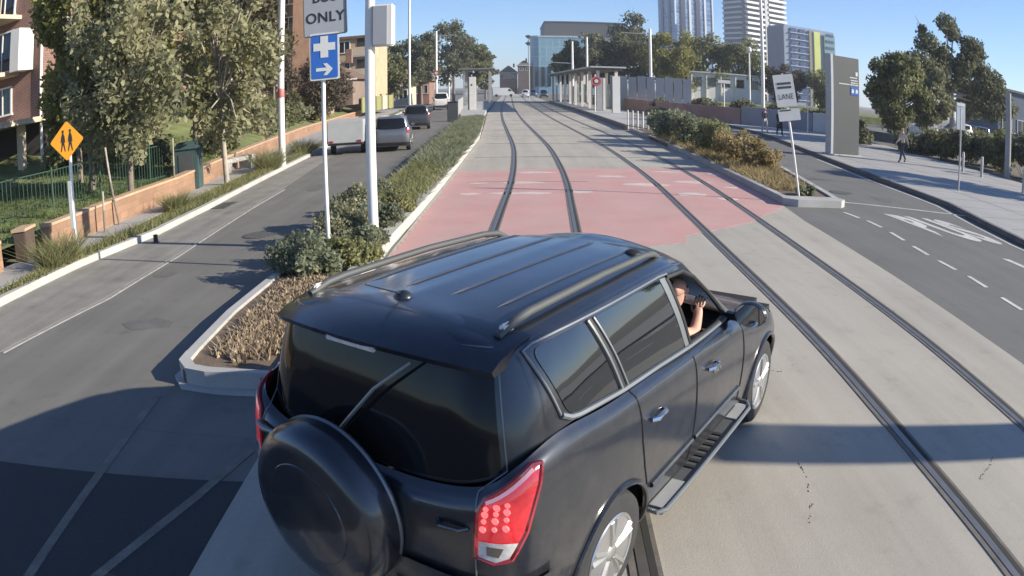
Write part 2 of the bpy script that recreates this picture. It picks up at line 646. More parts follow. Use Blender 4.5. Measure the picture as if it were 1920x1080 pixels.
struct('far_street', 'street running on beyond the cross road', 'road',
       MB().prism([(-14, 191), (12, 191), (9, 600), (-8, 600)], -0.3, 0.002), asphalt)
struct('cross_street', 'cross street far beyond the tram stop', 'road',
       MB().prism([(-90, 176), (-2.5, 176), (-2.5, 190), (-90, 190)], -0.3, -0.002), asphalt)


def dens2(pts, step):
    out = []
    for i in range(len(pts)):
        a, b = Vector(pts[i]), Vector(pts[(i + 1) % len(pts)])
        k = max(1, int((b - a).length / step))
        out += [tuple(a.lerp(b, t / k)) for t in range(k)]
    return out


def xc(y):
    """left rail of the right track"""
    k = [(-14, 2.95), (0, 3.12), (2.8, 3.19), (4.75, 3.26), (6.9, 3.38), (11.2, 3.53), (15.8, 3.75), (19.7, 3.94), (25, 4.06), (32, 4.06), (43, 3.75), (60, 3.3), (90, 2.9), (150, 2.8), (260, 2.8)]
    for i in range(len(k) - 1):
        if y <= k[i + 1][0]:
            t = (y - k[i][0]) / (k[i + 1][0] - k[i][0])
            p0 = k[max(i - 1, 0)]
            p3 = k[min(i + 2, len(k) - 1)]
            m1 = (k[i + 1][1] - p0[1]) / (k[i + 1][0] - p0[0])
            m2 = (p3[1] - k[i][1]) / (p3[0] - k[i][0])
            h = k[i + 1][0] - k[i][0]
            return ((2 * t ** 3 - 3 * t * t + 1) * k[i][1] + (t ** 3 - 2 * t * t + t) * h * m1 + (-2 * t ** 3 + 3 * t * t) * k[i + 1][1] + (t ** 3 - t * t) * h * m2)
    return k[-1][1]


YS = [-13.9 + i * 0.8 for i in range(90)] + [58 + i * 4 for i in range(48)]
rg = random.Random(15)
pk = dens2([(-1.92, 10.5), (3.0, 12.2), (3.1, 12.75), (4.75, 14.05), (5.9, 15.55), (6.72, 16.75), (6.85, 20.5), (6.74, 23.9), (-1.60, 22.7), (-1.75, 17)], .11)
pk = [(min(x + rg.uniform(-.05, .05), 6.85), y + rg.uniform(-.05, .05)) for x, y in pk]
struct('pink_road_paint', 'worn pink paint across the tracks', 'road paint', MB().prism(pk, 0.0045, 0.008), pink_paint)
mb = MB()
rg = random.Random(5)
for (x, y, w, h) in [(0.2, 17.9, 1.7, .22), (-1.0, 17.9, .6, .16), (1.7, 18.2, .9, .3), (0.35, 19.9, 1.6, .2), (-.9, 19.9, .7, .14), (4.5, 17.9, 1.0, .3), (5.3, 17.3, .7, .2),
                     (3.6, 19.6, 1.4, .3), (5.1, 20.3, 1.2, .25), (6.0, 19.4, .6, .2), (2.9, 21.3, .9, .3), (6.3, 22.4, .5, .3), (0.7, 22.2, 1.5, .25), (4.8, 22.7, 1.1, .2)]:
    n = 11
    mb.prism([(x + w / 2 * math.cos(2 * math.pi * k / n) * rg.uniform(.65, 1.1), y + h * math.sin(2 * math.pi * k / n) * rg.uniform(.5, 1.2)) for k in range(n)], 0.0085, 0.0105)
struct('worn_road_marking', 'faded white traces of lettering on the pink paint', 'road marking', mb, mat('pink_worn_pale', (.58, .46, .42), .85, var=.2, scale=3, fine=.1))
mb = MB()
for y, x0, x1 in [(27.15, -1.3, 6.85), (20.1, -1.2, 2.1), (33.5, -1.1, 6.9), (38.5, -1.0, 7), (44, -1, 7), (50, -1.2, 7), (56, -1.5, 7), (24.2, 5.7, 6.7)]:
    mb.box(((x0 + x1) / 2, y, 0.006), (x1 - x0, 0.05, 0.008))
rg = random.Random(21)
for pts in [[(1.93, 3.66), (2.0, 3.8), (2.06, 3.98), (2.11, 4.22), (2.14, 4.5)], [(3.60, 3.79), (3.70, 3.88), (3.82, 3.94), (3.98, 4.10)], [(3.6, 3.79), (3.66, 3.78)], [(4.9, 7.2), (5.0, 7.5), (4.96, 7.9), (5.1, 8.3)], [(2.2, 6.2), (2.45, 6.35), (2.6, 6.3), (2.9, 6.5)]]:
    for a, b in zip(pts[:-1], pts[1:]):
        a, b = Vector(a), Vector(b)
        k = 9
        for q in range(k):
            if rg.random() < .55:
                w = rg.uniform(.003, .009)
                p0, p1 = a.lerp(b, q / k), a.lerp(b, (q + rg.uniform(.5, 1.1)) / k)
                o = Vector((rg.uniform(-.012, .012), rg.uniform(-.012, .012)))
                mb.ribbon([tuple(p0 + o), tuple(p1 + o)], w, 0.0, 0.0062)
struct('slab_joint', 'dark joints and hairline cracks in the concrete slab', 'joint', mb, joint_m)

# tram rails: a steel head and groove let into a dark strip
for off, lab in [(-3.95, 'left rail of the left track, running in under the dark off-roader'), (-2.45, 'right rail of the left track, hidden in front by the dark off-roader'),
                 (0.0, 'left rail of the right track, bright steel line sweeping to bottom right corner'), (1.5, 'right rail of the right track, the one nearest the bus lane')]:
    pts = [(xc(y) + off, y) for y in YS]
    t = tag(MB().ribbon(pts, 0.195, 0.0, 0.0105).build('tram_rail', rubber_strip), lab, 'tram rail', 'grooved tram rails in the concrete')
    MB().ribbon([(x - 0.015, y) for x, y in pts], 0.062, 0.0105, 0.0145).build('rail_head', rail_steel, t)
    MB().ribbon([(x + 0.045, y) for x, y in pts], 0.045, 0.0105, 0.0125).build('groove', groove_m, t)

# kerbs, gutter, verges, footpaths
mb = MB()
GI = [(-8.3, 5.2), (-8.22, 8.6), (-8.0, 11.2), (-7.55, 13.7), (-7.6, 17), (-7.78, 19.8), (-8.5, 31.2), (-9.3, 42), (-12.4, 90), (-13.6, 150)]
GO = [(-6.75, 4.9), (-6.55, 6.6), (-6.1, 9.06), (-6.08, 11.8), (-6.38, 16.9), (-6.5, 20), (-7.4, 30), (-8.9, 42), (-12.2, 90), (-13.5, 150)]
mb.prism(GI + GO[::-1], -0.02, 0.005)
struct('gutter', 'pale concrete gutter beside the left kerb', 'gutter', mb, gutter_m)
struct('edge_line', 'thin white edge line beside the gutter', 'road marking',
       MB().ribbon([(x + .09, y) for x, y in GO[1:6]], 0.065, 0.0, 0.009), edge_mark)
struct('kerb', 'concrete kerb along the grassy verge', 'kerb', MB().ribbon([(x - .08, y) for x, y in GI], 0.16, 0.0, 0.14), concrete_pale)
WALL = [(-10.25, 4.2), (-9.97, 10.6), (-9.6, 13.2), (-9.55, 18.9), (-10.93, 29.4), (-12.6, 42.7), (-15.7, 81)]
struct('verge', 'grassy strip between kerb and footpath', 'verge',
       MB().prism([(x - .16, y) for x, y in GI] + [(-14.0, 150), (-13.3, 90), (-10.3, 42), (-9.35, 34), (-9.0, 21.5), (-8.55, 14.6), (-8.75, 9.9), (-9.0, 5.2)], -0.2, 0.11), lawn_m)
struct('footpath', 'narrow concrete footpath below the garden wall', 'footpath',
       MB().prism([(-9.0, 5.2), (-8.75, 9.9), (-8.55, 14.6), (-9.0, 21.5), (-9.35, 34), (-10.3, 42), (-13.3, 90), (-14.0, 150), (-20, 150), (-15.9, 81), (-12.7, 42.7), (-11.0, 29.4), (-9.7, 18.9), (-9.7, 13.2), (-10.1, 10.6), (-10.4, 5.2)], -0.2, 0.12), paving)


def bank_z(x, y):
    """the garden behind the wall climbs away from the road"""
    wx = -9.6
    for i in range(len(WALL) - 1):
        if WALL[i][1] <= y <= WALL[i + 1][1]:
            t = (y - WALL[i][1]) / (WALL[i + 1][1] - WALL[i][1])
            wx = WALL[i][0] + t * (WALL[i + 1][0] - WALL[i][0])
    if y > 81:
        wx = -15.7 - (y - 81) * .06
    d = max(0, wx - x)
    up = max(0, min(1, (y - 21) / 12))
    return 0.46 + 0.05 * min(d, 8) * (1 - up) + up * min(3.4, 0.30 * d) + 0.06 * math.sin(x * 1.3 + y * .7)


xs = [i * 1.1 for i in range(45)]
ysb = [4.2 + i * 1.6 for i in range(60)]
V = []
for y in ysb:
    wx = None
    for i in range(len(WALL) - 1):
        if WALL[i][1] <= y <= WALL[i + 1][1] + .01:
            t = (y - WALL[i][1]) / (WALL[i + 1][1] - WALL[i][1])
            wx = WALL[i][0] + t * (WALL[i + 1][0] - WALL[i][0])
    if wx is None:
        wx = -15.7 - (y - 81) * .06
    V.append([(wx - .05 - x, y, bank_z(wx - .05 - x, y)) for x in xs])
mb = MB()
mb.v = [p for r in V for p in r]
nx = len(xs)
mb.f = [(j * nx + i, j * nx + i + 1, (j + 1) * nx + i + 1, (j + 1) * nx + i) for j in range(len(ysb) - 1) for i in range(nx - 1)]
struct('garden_bank', 'lawn and garden bank rising behind the low wall', 'lawn', mb, lawn_m).data.shade_smooth()

# left median: kerb, soil, mulch
ML = [(-3.20, 6.02), (-3.36, 6.5), (-3.42, 7.9), (-3.37, 9.4), (-3.25, 11.9), (-3.16, 16.5), (-3.46, 26.8), (-3.74, 48.5), (-3.9, 60)]
MR = [(-2.1, 5.92), (-2.06, 7), (-2.04, 12), (-1.92, 15.3), (-1.82, 19.4), (-1.70, 26.3), (-1.56, 37), (-2.0, 56), (-2.1, 60)]
struct('median', 'raised soil bed of the left median', 'median', MB().prism(ML + MR[::-1], -0.2, 0.15), soil)
mb = MB()
loop = ML + MR[::-1]
mb.ribbon([(x + .07, y) for x, y in ML[1:]], 0.12, -0.1, 0.19)
mb.ribbon([(x - .09, y) for x, y in MR[1:]], 0.24, -0.1, 0.20)
mb.ribbon([(-3.29, 6.5), (-3.27, 6.25), (-3.12, 6.06), (-2.9, 6.0), (-2.15, 5.98), (-2.15, 7.0)], 0.13, -0.1, 0.192)
mb.prism([(-3.40, 6.2), (-3.2, 5.92), (-2.75, 5.84), (-1.98, 5.84), (-1.98, 5.92), (-2.9, 5.94), (-3.15, 6.03), (-3.3, 6.3), (-3.38, 6.5)], -0.1, 0.03)
struct('median_kerb', 'white concrete kerb round the left median', 'kerb', mb, concrete_pale)
# right median
RL = [(6.62, 17.0), (6.75, 22.8), (7.05, 32.7), (7.14, 44)]
RR = [(8.35, 16.95), (9.0, 21), (10.1, 28.1), (11.2, 38), (11.5, 44)]
struct('right_median', 'raised soil bed of the right median', 'median', MB().prism(RL + RR[::-1], -0.2, 0.14), soil)
mb = MB()
mb.ribbon([(x + .09, y) for x, y in RL], 0.18, -0.1, 0.18)
mb.ribbon([(x - .09, y) for x, y in RR], 0.18, -0.1, 0.18)
mb.prism([(6.56, 16.62), (6.9, 16.42), (8.2, 16.5), (8.42, 16.75), (8.36, 17.1), (6.62, 17.0)], -0.1, 0.182)
struct('right_median_kerb', 'white concrete kerb round the right median', 'kerb', mb, concrete_pale)
# right footpath, its kerb
KR = [(13.5, -14), (11.75, 4), (11.89, 12.69), (12.23, 14.86), (12.91, 17.85), (13.15, 23), (14.05, 30), (16.4, 45), (17.2, 60), (17.5, 110)]
struct('right_kerb', 'right footpath kerb with the shade of its face in the colour', 'kerb', MB().ribbon(KR, 0.15, -0.1, 0.135), mat('kerb_shaded', (.15, .145, .14), .9, var=.2, scale=2, fine=.15))  # kerb colour darkened to carry the shade on its face
struct('kerb_shade', 'dark strip of painted shade along the right kerb', 'gutter', MB().ribbon([(x - .26, y) for x, y in KR], .34, -.02, .004), mat('shade_strip', (.085, .083, .08), .9, var=.25, scale=2, fine=.2))  # added dark strip that widens the painted shade of the kerb
struct('right_footpath', 'broad pale paved footpath on the right', 'footpath',
       MB().prism([(x + .075, y) for x, y in KR] + [(30, 110), (27, 60), (25.9, 48), (24.2, 36), (24.4, 28), (26, 10), (40, -14)], -0.2, 0.125), paving)
# tram stop platforms
struct('platform', 'low concrete platform of the tram stop on the right', 'platform',
       MB().prism([(7.16, 47), (7.05, 70), (6.3, 118), (11.3, 118), (11.6, 70), (11.5, 47)], -0.1, 0.27), concrete_pale)
struct('platform_edge', 'dark edge strip of the right platform', 'platform edge',
       MB().ribbon([(7.0, 44.5), (7.08, 47), (6.97, 70), (6.2, 118)], 0.16, -0.1, 0.30), dark_grey)
struct('left_platform', 'low concrete platform of the tram stop on the left', 'platform',
       MB().prism([(-2.15, 60.05), (-2.4, 76), (-2.5, 120), (-6.2, 120), (-5.4, 76), (-3.95, 60.05)], -0.1, 0.27), concrete_pale)
struct('car_park', 'asphalt car park beyond the hedge', 'car park', MB().prism([(31, 44), (70, 44), (90, 75), (30, 75)], -0.2, 0.6), asphalt)
struct('far_lawn', 'grassed bank in front of the distant trees', 'lawn', MB().prism([(12.5, 90), (60, 90), (70, 140), (11, 140)], -0.2, 1.2), lawn_m)

# road markings
mb = MB()
for (x0, y0, x1, y1) in [(7.98, 15.9, 8.07, 15.2), (8.14, 14.85, 8.13, 14.1), (8.08, 13.55, 7.98, 12.75), (7.9, 12.2, 7.82, 11.45), (7.8, 11.0, 7.79, 10.35), (7.8, 9.9, 7.73, 9.2), (7.65, 8.6, 7.6, 7.95), (7.55, 7.3, 7.5, 6.7), (7.45, 6.0, 7.4, 5.4), (7.3, 4.7, 7.3, 4.1)]:
    mb.ribbon([(x0, y0), (x1, y1)], 0.10, 0.0, 0.006)
struct('dashed_lane_line', 'short white dashes along the bus lane', 'road marking', mb, white_mark)
mb = MB().ribbon([(8.7, 17.55), (12.5, 16.35)], 0.12, 0.0, 0.006)
mb.ribbon([(11.25, 4), (11.38, 12.7), (11.72, 14.9), (12.40, 17.9), (12.64, 23), (13.5, 30)], 0.09, 0.0, 0.006)
struct('lane_edge_line', 'thin white line across the bus lane and along its kerb', 'road marking', mb, white_mark)


def road_word(s, o, name):
    return tag(text_mesh(s, 1.0, 'road_word', white_mark, None,
                         lambda p: (o[0] + p.x * 1.0 - p.y * .34, o[1] - p.x * .36 + p.y * 3.5, 0.006), 0.0, 1.02, .045), name, 'road marking', None, 'structure')


road_word('BUS', (10.2, 14.15), 'white word BUS painted on the bus lane')
road_word('LANE', (11.2, 9.35), 'second painted word of the bus lane cut by the picture edge')
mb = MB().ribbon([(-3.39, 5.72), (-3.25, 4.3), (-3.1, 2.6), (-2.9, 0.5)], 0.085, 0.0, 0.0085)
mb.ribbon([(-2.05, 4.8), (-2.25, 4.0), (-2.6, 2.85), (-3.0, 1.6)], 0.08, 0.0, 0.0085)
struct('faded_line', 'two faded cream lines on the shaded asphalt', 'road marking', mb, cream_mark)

for x, y, r_, lab in [(-4.9, 13.4, .30, 'round iron lid in the left lane level with the shrubs'), (9.6, 19.4, .32, 'round iron lid in the bus lane beyond the white line')]:
    t = tag(MB().lathe([(r_ + .05, 0), (r_ + .05, .006)], (x, y, 0), 'z', 28).build('pit_lid', mat('lid_iron', (.09, .085, .08), .6, .4, var=.3, scale=20)), lab, 'pit lid')
    MB().lathe([(r_, .006), (r_, .009)], (x, y, 0), 'z', 28).build('cover', mat('lid_cover', (.13, .125, .12), .6, .3, var=.3, scale=25), t)
t = tag(MB().box((-7.35, 17.5, .012), (.42, .95, .016)).build('drain_grate', MATS['lid_iron']), 'iron drain grate in the gutter beside the verge', 'drain')
m_ = MB()
for k in range(9):
    m_.box((-7.35, 17.1 + k * .1, .0215), (.36, .045, .005))
m_.build('bars', MATS['lid_cover'], t)
mb = MB()
rg = random.Random(3)
for (x, y, w, h) in [(-4.6, 7.9, .9, .5), (-5.6, 10.4, .5, .35), (-4.2, 14.6, .5, 1.3), (-5.4, 20, .6, 1.6), (9.3, 8.2, .7, 1.4), (10.6, 18.4, .6, 1.2)]:
    n = 12
    mb.prism([(x + w / 2 * math.cos(2 * math.pi * k / n) * rg.uniform(.75, 1.1), y + h / 2 * math.sin(2 * math.pi * k / n) * rg.uniform(.75, 1.1)) for k in range(n)], -.01, 0.0035)
struct('road_patch', 'small darker repair patches in the asphalt', 'road patch', mb, mat('patch_asphalt', (.125, .12, .11), .9, var=.2, scale=3, fine=.25))
mb = MB()
for y in [14 + 1.6 * i for i in range(20)]:
    x0 = 12.2 + max(0, y - 14) * .062 + .3
    mb.box(((x0 + 23.6) / 2, y, .126), (23.6 - x0, .012, .004))
for x in (15.2, 17.6, 20.0, 22.4):
    mb.box((x, 30, .1265), (.012, 32, .004))
struct('paving_joint', 'fine joints between the slabs of the right footpath', 'joint', mb, joint_m)
mb = MB()
for y in [6 + 1.5 * i for i in range(24)]:
    mb.box((-9.05 - (.3 if y > 22 else 0), y, .121), (.9, .014, .004))
struct('footpath_joint', 'joints across the narrow left footpath', 'joint', mb, joint_m)

# ------------------------------------------------------------------ cars: a body surface through control curves


class Surf:
    """Catmull-Rom surface over the right half of a body; column 0 and the last column lie on the centre plane"""

    def __init__(s, rows):
        c = np.array(rows, float)                       # [v][u][3]
        mir = np.array([-1, 1, 1.0])
        c = np.concatenate([c[:, 1:2] * mir, c, c[:, -2:-1] * mir], 1)
        c = np.concatenate([2 * c[:1] - c[1:2], c, 2 * c[-1:] - c[-2:-1]], 0)
        s.c = c
        s.nv, s.nu = c.shape[0] - 2, c.shape[1] - 2

    def ev(s, u, v):
        u = np.clip(np.asarray(u, float), 0, s.nu - 1)
        v = np.clip(np.asarray(v, float), 0, s.nv - 1)
        iu = np.minimum(u.astype(int), s.nu - 2)
        iv = np.minimum(v.astype(int), s.nv - 2)

        def wts(t):
            return np.stack([-.5 * t ** 3 + t * t - .5 * t, 1.5 * t ** 3 - 2.5 * t * t + 1, -1.5 * t ** 3 + 2 * t * t + .5 * t, .5 * t ** 3 - .5 * t * t], 0)
        wu, wv = wts(u - iu), wts(v - iv)
        out = 0
        for a in range(4):
            for b in range(4):
                out = out + (wv[a] * wu[b])[..., None] * s.c[iv + a, iu + b]
        return out

    def nrm(s, u, v):
        e = 1e-3
        du = s.ev(np.asarray(u) + e, v) - s.ev(np.asarray(u) - e, v)
        dv = s.ev(u, np.asarray(v) + e) - s.ev(u, np.asarray(v) - e)
        n = np.cross(du, dv)
        return n / (np.linalg.norm(n, axis=-1, keepdims=True) + 1e-12)

    def at(s, u, v, off=0.0):
        return s.ev(u, v) + s.nrm(u, v) * off

    def inv(s, p, ax, ur, vr):
        """u, v of the surface points whose coordinates ax are p"""
        p = np.atleast_2d(np.asarray(p, float))
        gu, gv = np.meshgrid(np.linspace(*ur, 60), np.linspace(*vr, 30))
        g = s.ev(gu.ravel(), gv.ravel())[:, ax]
        k = ((g[None] - p[:, None]) ** 2).sum(2).argmin(1)
        u, v = gu.ravel()[k].copy(), gv.ravel()[k].copy()
        for _ in range(8):
            e = 1e-4
            q = s.ev(u, v)[:, ax]
            ju = (s.ev(u + e, v)[:, ax] - q) / e
            jv = (s.ev(u, v + e)[:, ax] - q) / e
            d = p - q
            det = ju[:, 0] * jv[:, 1] - ju[:, 1] * jv[:, 0]
            det = np.where(np.abs(det) < 1e-9, 1e9, det)
            u = np.clip(u + np.clip((d[:, 0] * jv[:, 1] - d[:, 1] * jv[:, 0]) / det, -.3, .3), ur[0], ur[1])
            v = np.clip(v + np.clip((ju[:, 0] * d[:, 1] - ju[:, 1] * d[:, 0]) / det, -.3, .3), vr[0], vr[1])
        return u, v

    def on(s, p, ax, ur, vr, off=0.0):
        u, v = s.inv(p, ax, ur, vr)
        return s.at(u, v, off)


PLAN = [(0, -.90), (.40, -.895), (.70, -.865), (.865, -.745), (.905, -.44), (.908, 0), (.895, .6), (.89, 1.3), (.895, 1.9), (.905, 2.66), (.87, 3.05), (.72, 3.36), (.40, 3.50), (0, 3.54)]


def lower_rows():
    P = np.array(PLAN)
    n = []
    for i in range(len(P)):
        a = P[max(i - 1, 0)] if i else P[1] * (-1, 1)
        b = P[i + 1] if i < len(P) - 1 else P[-2] * (-1, 1)
        t = b - a
        t /= np.linalg.norm(t)
        n.append((t[1], -t[0]))
    n = np.array(n)
    beltz = np.array([1.04, 1.05, 1.10, 1.19, 1.245, 1.20, 1.155, 1.115, 1.075, .95, .86, .80, .775, .77])
    rows = []
    for z, ins, k in [(.26, .10, 0), (.36, .03, 0), (.55, .0, 0), (.78, -.005, 0), (.98, .01, .25), (1.10, .04, .75), (1.16, .085, 1)]:
        zz = z * (1 - k) + k * beltz * (1 if k == 1 else .965)
        if k == .25:
            zz = .98 + (beltz - 1.1) * .35
        if k < 1:
            zz = np.minimum(zz, beltz - {.25: .09, .75: .035}.get(k, .17)) if z > .6 else zz
        xy = P - n * ins
        xy[[0, -1], 0] = 0
        rows.append([(xy[i, 0], xy[i, 1], (zz if np.ndim(zz) == 0 else zz[i])) for i in range(len(P))])
    return rows


GB = [(0, -.80, 1.04), (.42, -.79, 1.05), (.66, -.74, 1.10), (.79, -.60, 1.19), (.815, -.35, 1.245), (.815, .2, 1.195), (.81, 1.0, 1.145), (.80, 1.55, 1.11), (.77, 1.98, 1.08), (.66, 2.22, 1.06), (.35, 2.38, 1.06), (0, 2.42, 1.06)]
GT = [(0, -.68, 1.605), (.38, -.67, 1.60), (.57, -.64, 1.595), (.675, -.52, 1.585), (.695, -.25, 1.59), (.70, .25, 1.60), (.695, .95, 1.595), (.68, 1.22, 1.57), (.64, 1.38, 1.54), (.48, 1.47, 1.55), (.25, 1.53, 1.565), (0, 1.55, 1.57)]
CY = [-.40, -.38, -.34, -.25, -.10, .25, .80, 1.02, 1.12, 1.2, 1.24, 1.26]


def green_rows():
    B, T = np.array(GB, float), np.array(GT, float)
    mid = (B + T) / 2
    mid[:, :2] *= 1.0
    mid[3:9, 0] += .016
    mid[:3, 1] -= .02
    rows = [B, mid, T]
    for s_, dz in [(.07, .032), (.22, .058), (.5, .082), (1.0, .094)]:
        r = T.copy()
        r[:, 0] = T[:, 0] * (1 - s_)
        r[:, 1] = T[:, 1] * (1 - s_) + np.array(CY) * s_
        zt = T[:, 2] * (1 - s_) + 1.597 * s_
        r[:, 2] = zt + dz
        rows.append(r)
    return [[tuple(p) for p in r] for r in rows]


LOW, GRN = Surf(lower_rows()), Surf(green_rows())
SIDE_L = ((2.6, 10.5), (0, 6))          # u, v ranges searched for the sides
SIDE_G = ((2.4, 8.6), (0, 2.6))


def grid_mesh(surf, nu, nv, keep=None, snap=None, v0=0.0, v1=None, u0=0.0, u1=None, off=0.0, mirror=True):
    v1 = surf.nv - 1 if v1 is None else v1
    u1 = surf.nu - 1 if u1 is None else u1
    U, Vv = np.meshgrid(np.linspace(u0, u1, nu), np.linspace(v0, v1, nv))
    p = surf.at(U.ravel(), Vv.ravel(), off)
    if snap is not None:
        p = snap(p)
    mb = MB()
    f = []
    for j in range(nv - 1):
        for i in range(nu - 1):
            q = (j * nu + i, j * nu + i + 1, (j + 1) * nu + i + 1, (j + 1) * nu + i)
            if keep is None or keep(p[list(q)].mean(0), 1):
                f.append(q)
    mb.add(p, f)
    if mirror:
        f2 = []
        for j in range(nv - 1):
            for i in range(nu - 1):
                q = (j * nu + i, (j + 1) * nu + i, (j + 1) * nu + i + 1, j * nu + i + 1)
                if keep is None or keep(p[list(q)].mean(0), -1):
                    f2.append(q)
        mb.add(p * np.array([-1, 1, 1.0]), f2)
    return mb


def weld(o):
    bm = bmesh.new()
    bm.from_mesh(o.data)
    bmesh.ops.remove_doubles(bm, verts=bm.verts, dist=0.0004)
    loose = [v for v in bm.verts if not v.link_faces]
    bmesh.ops.delete(bm, geom=loose, context='VERTS')
    bm.to_mesh(o.data)
    bm.free()
    o.data.shade_smooth()
    return o


def panel(poly, mapf, step=0.05, side=1):
    """fill a flat outline with a fine triangulation and lay it on the body"""
    P = [Vector(p) for p in poly]
    b = []
    for i in range(len(P)):
        q = P[(i + 1) % len(P)]
        k = max(1, int((q - P[i]).length / step))
        b += [P[i].lerp(q, t / k) for t in range(k)]
    nb = len(b)
    x0, x1 = min(p.x for p in P), max(p.x for p in P)
    y0, y1 = min(p.y for p in P), max(p.y for p in P)
    inner = []
    x = x0 + step / 2
    while x < x1:
        y = y0 + step / 2
        while y < y1:
            if in_poly(x, y, [(p.x, p.y) for p in P]) and min((Vector((x, y)) - q).length for q in b) > step * .45:
                inner.append(Vector((x, y)))
            y += step
        x += step
    r = geometry.delaunay_2d_cdt(b + inner, [(i, (i + 1) % nb) for i in range(nb)], [], 1, 1e-5)
    pts = mapf(np.array([(v.x, v.y) for v in r[0]]))
    if side < 0:
        pts = pts * np.array([-1, 1, 1.0])
    mb = MB()
    mb.add(pts, [tuple(f) for f in r[2]])
    return mb


def rounded(poly, r=0.05, n=4):
    out = []
    m_ = len(poly)
    for i in range(m_):
        p, a, b = Vector(poly[i]), Vector(poly[i - 1]), Vector(poly[(i + 1) % m_])
        da, db = (a - p), (b - p)
        k = min(r, da.length * .4, db.length * .4)
        s, e = p + da.normalized() * k, p + db.normalized() * k
        for t in range(n + 1):
            t /= n
            out.append(tuple((1 - t) ** 2 * s + 2 * t * (1 - t) * p + t * t * e))
    return out


def side_low(off):
    return lambda p: LOW.on(p, [1, 2], *SIDE_L, off)


def side_grn(off):
    return lambda p: GRN.on(p, [1, 2], *SIDE_G, off)


def dens(poly, step=0.04, closed=False):
    out = []
    n = len(poly)
    for i in range(n if closed else n - 1):
        a, b = Vector(poly[i]), Vector(poly[(i + 1) % n])
        k = max(1, int((b - a).length / step))
        out += [tuple(a.lerp(b, t / k)) for t in range(k)]
    out.append(tuple(poly[0] if closed else poly[-1]))
    return out


def paintmat(name, col, metal=0.4, rough=0.3):
    mm = mat(name, col, rough, metal, var=0.05, scale=1.5, coat=1.0)
    n = mm.node_tree.nodes
    l = mm.node_tree.links
    b = n['Principled BSDF']
    tc = n.new('ShaderNodeTexCoord')
    nz = n.new('ShaderNodeTexNoise')
    nz.inputs['Scale'].default_value = 2.2
    nz.inputs['Detail'].default_value = 2
    l.new(tc.outputs['Object'], nz.inputs['Vector'])
    bp = n.new('ShaderNodeBump')
    bp.inputs['Strength'].default_value = 0.05
    bp.inputs['Distance'].default_value = 0.05
    l.new(nz.outputs[0], bp.inputs['Height'])
    l.new(bp.outputs[0], b.inputs['Coat Normal'])
    # road dust: speckled film, thicker on the lower panels where wheels throw it
    sx = n.new('ShaderNodeSeparateXYZ')
    l.new(tc.outputs['Object'], sx.inputs[0])
    hr = n.new('ShaderNodeMapRange')
    hr.inputs[1].default_value = 1.0
    hr.inputs[2].default_value = .3
    hr.inputs[3].default_value = .10
    hr.inputs[4].default_value = .42
    l.new(sx.outputs[2], hr.inputs[0])
    nd = n.new('ShaderNodeTexNoise')
    nd.inputs['Scale'].default_value = 7
    nd.inputs['Detail'].default_value = 9
    nd.inputs['Roughness'].default_value = .7
    l.new(tc.outputs['Object'], nd.inputs['Vector'])
    dr = n.new('ShaderNodeMapRange')
    dr.inputs[1].default_value = .42
    dr.inputs[2].default_value = .72
    l.new(nd.outputs[0], dr.inputs[0])
    dm = n.new('ShaderNodeMath')
    dm.operation = 'MULTIPLY'
    l.new(hr.outputs[0], dm.inputs[0])
    l.new(dr.outputs[0], dm.inputs[1])
    mx = n.new('ShaderNodeMix')
    mx.data_type = 'RGBA'
    l.new(dm.outputs[0], mx.inputs[0])
    l.new(b.inputs['Base Color'].links[0].from_socket, mx.inputs[6])
    mx.inputs[7].default_value = (.17, .155, .135, 1)
    l.new(mx.outputs[2], b.inputs['Base Color'])
    nz2 = n.new('ShaderNodeTexNoise')          # road film: a patchy change of gloss
    nz2.inputs['Scale'].default_value = 5
    nz2.inputs['Detail'].default_value = 6
    l.new(tc.outputs['Object'], nz2.inputs['Vector'])
    rr = n.new('ShaderNodeMapRange')
    rr.inputs[3].default_value = 0.03
    rr.inputs[4].default_value = 0.24
    l.new(nz2.outputs[0], rr.inputs[0])
    l.new(rr.outputs[0], b.inputs['Coat Roughness'])
    return mm


tyre_m = mat('tyre', (0.025, 0.025, 0.026), 0.85, var=0.2, scale=12)
alloy = mat('alloy', (0.55, 0.55, 0.55), 0.3, 0.85, var=0.08)
chrome = mat('chrome', (0.75, 0.76, 0.78), 0.12, 1.0, var=0.03)
chrome_dull = mat('chrome_dull', (0.20, 0.215, 0.23), 0.40, 0.5, var=0.08)
car_trim = mat('car_trim', (0.018, 0.018, 0.02), 0.55)
car_under = mat('car_underbody', (0.012, 0.012, 0.012), 0.9)
car_glass = mat('car_glass', (0.010, 0.011, 0.012), 0.06, var=0.0, spec=0.28)
side_glass = mat('side_glass', (0.008, 0.010, 0.012), 0.02, var=0.0, spec=1.0, coat=0.6)
seat_m = mat('seat_fabric', (0.10, 0.10, 0.105), 0.95, var=0.2, scale=14)
lamp_red = mat('lamp_red', (0.42, 0.016, 0.024), 0.12, var=0.35, scale=28, coat=1.0, emit=(1.0, 0.04, 0.05), estr=0.20)
lamp_led = mat('lamp_led', (0.9, 0.2, 0.2), 0.2, emit=(1.0, 0.20, 0.20), estr=0.5)
lamp_pink = mat('lamp_pink', (0.75, 0.42, 0.45), 0.12, coat=1.0, emit=(1, .5, .5), estr=0.12)
lamp_clear = mat('lamp_clear', (0.62, 0.58, 0.55), 0.15, coat=1.0, var=0.25, scale=30)
lamp_off = mat('lamp_off', (0.30, 0.02, 0.025), 0.12, coat=1.0)
lamp_front = mat('headlamp', (0.6, 0.62, 0.64), 0.1, coat=1.0)
plate_m = mat('number_plate', (0.65, 0.63, 0.5), 0.4)
AX_R, AX_F, WR = 0.0, 2.66, 0.35


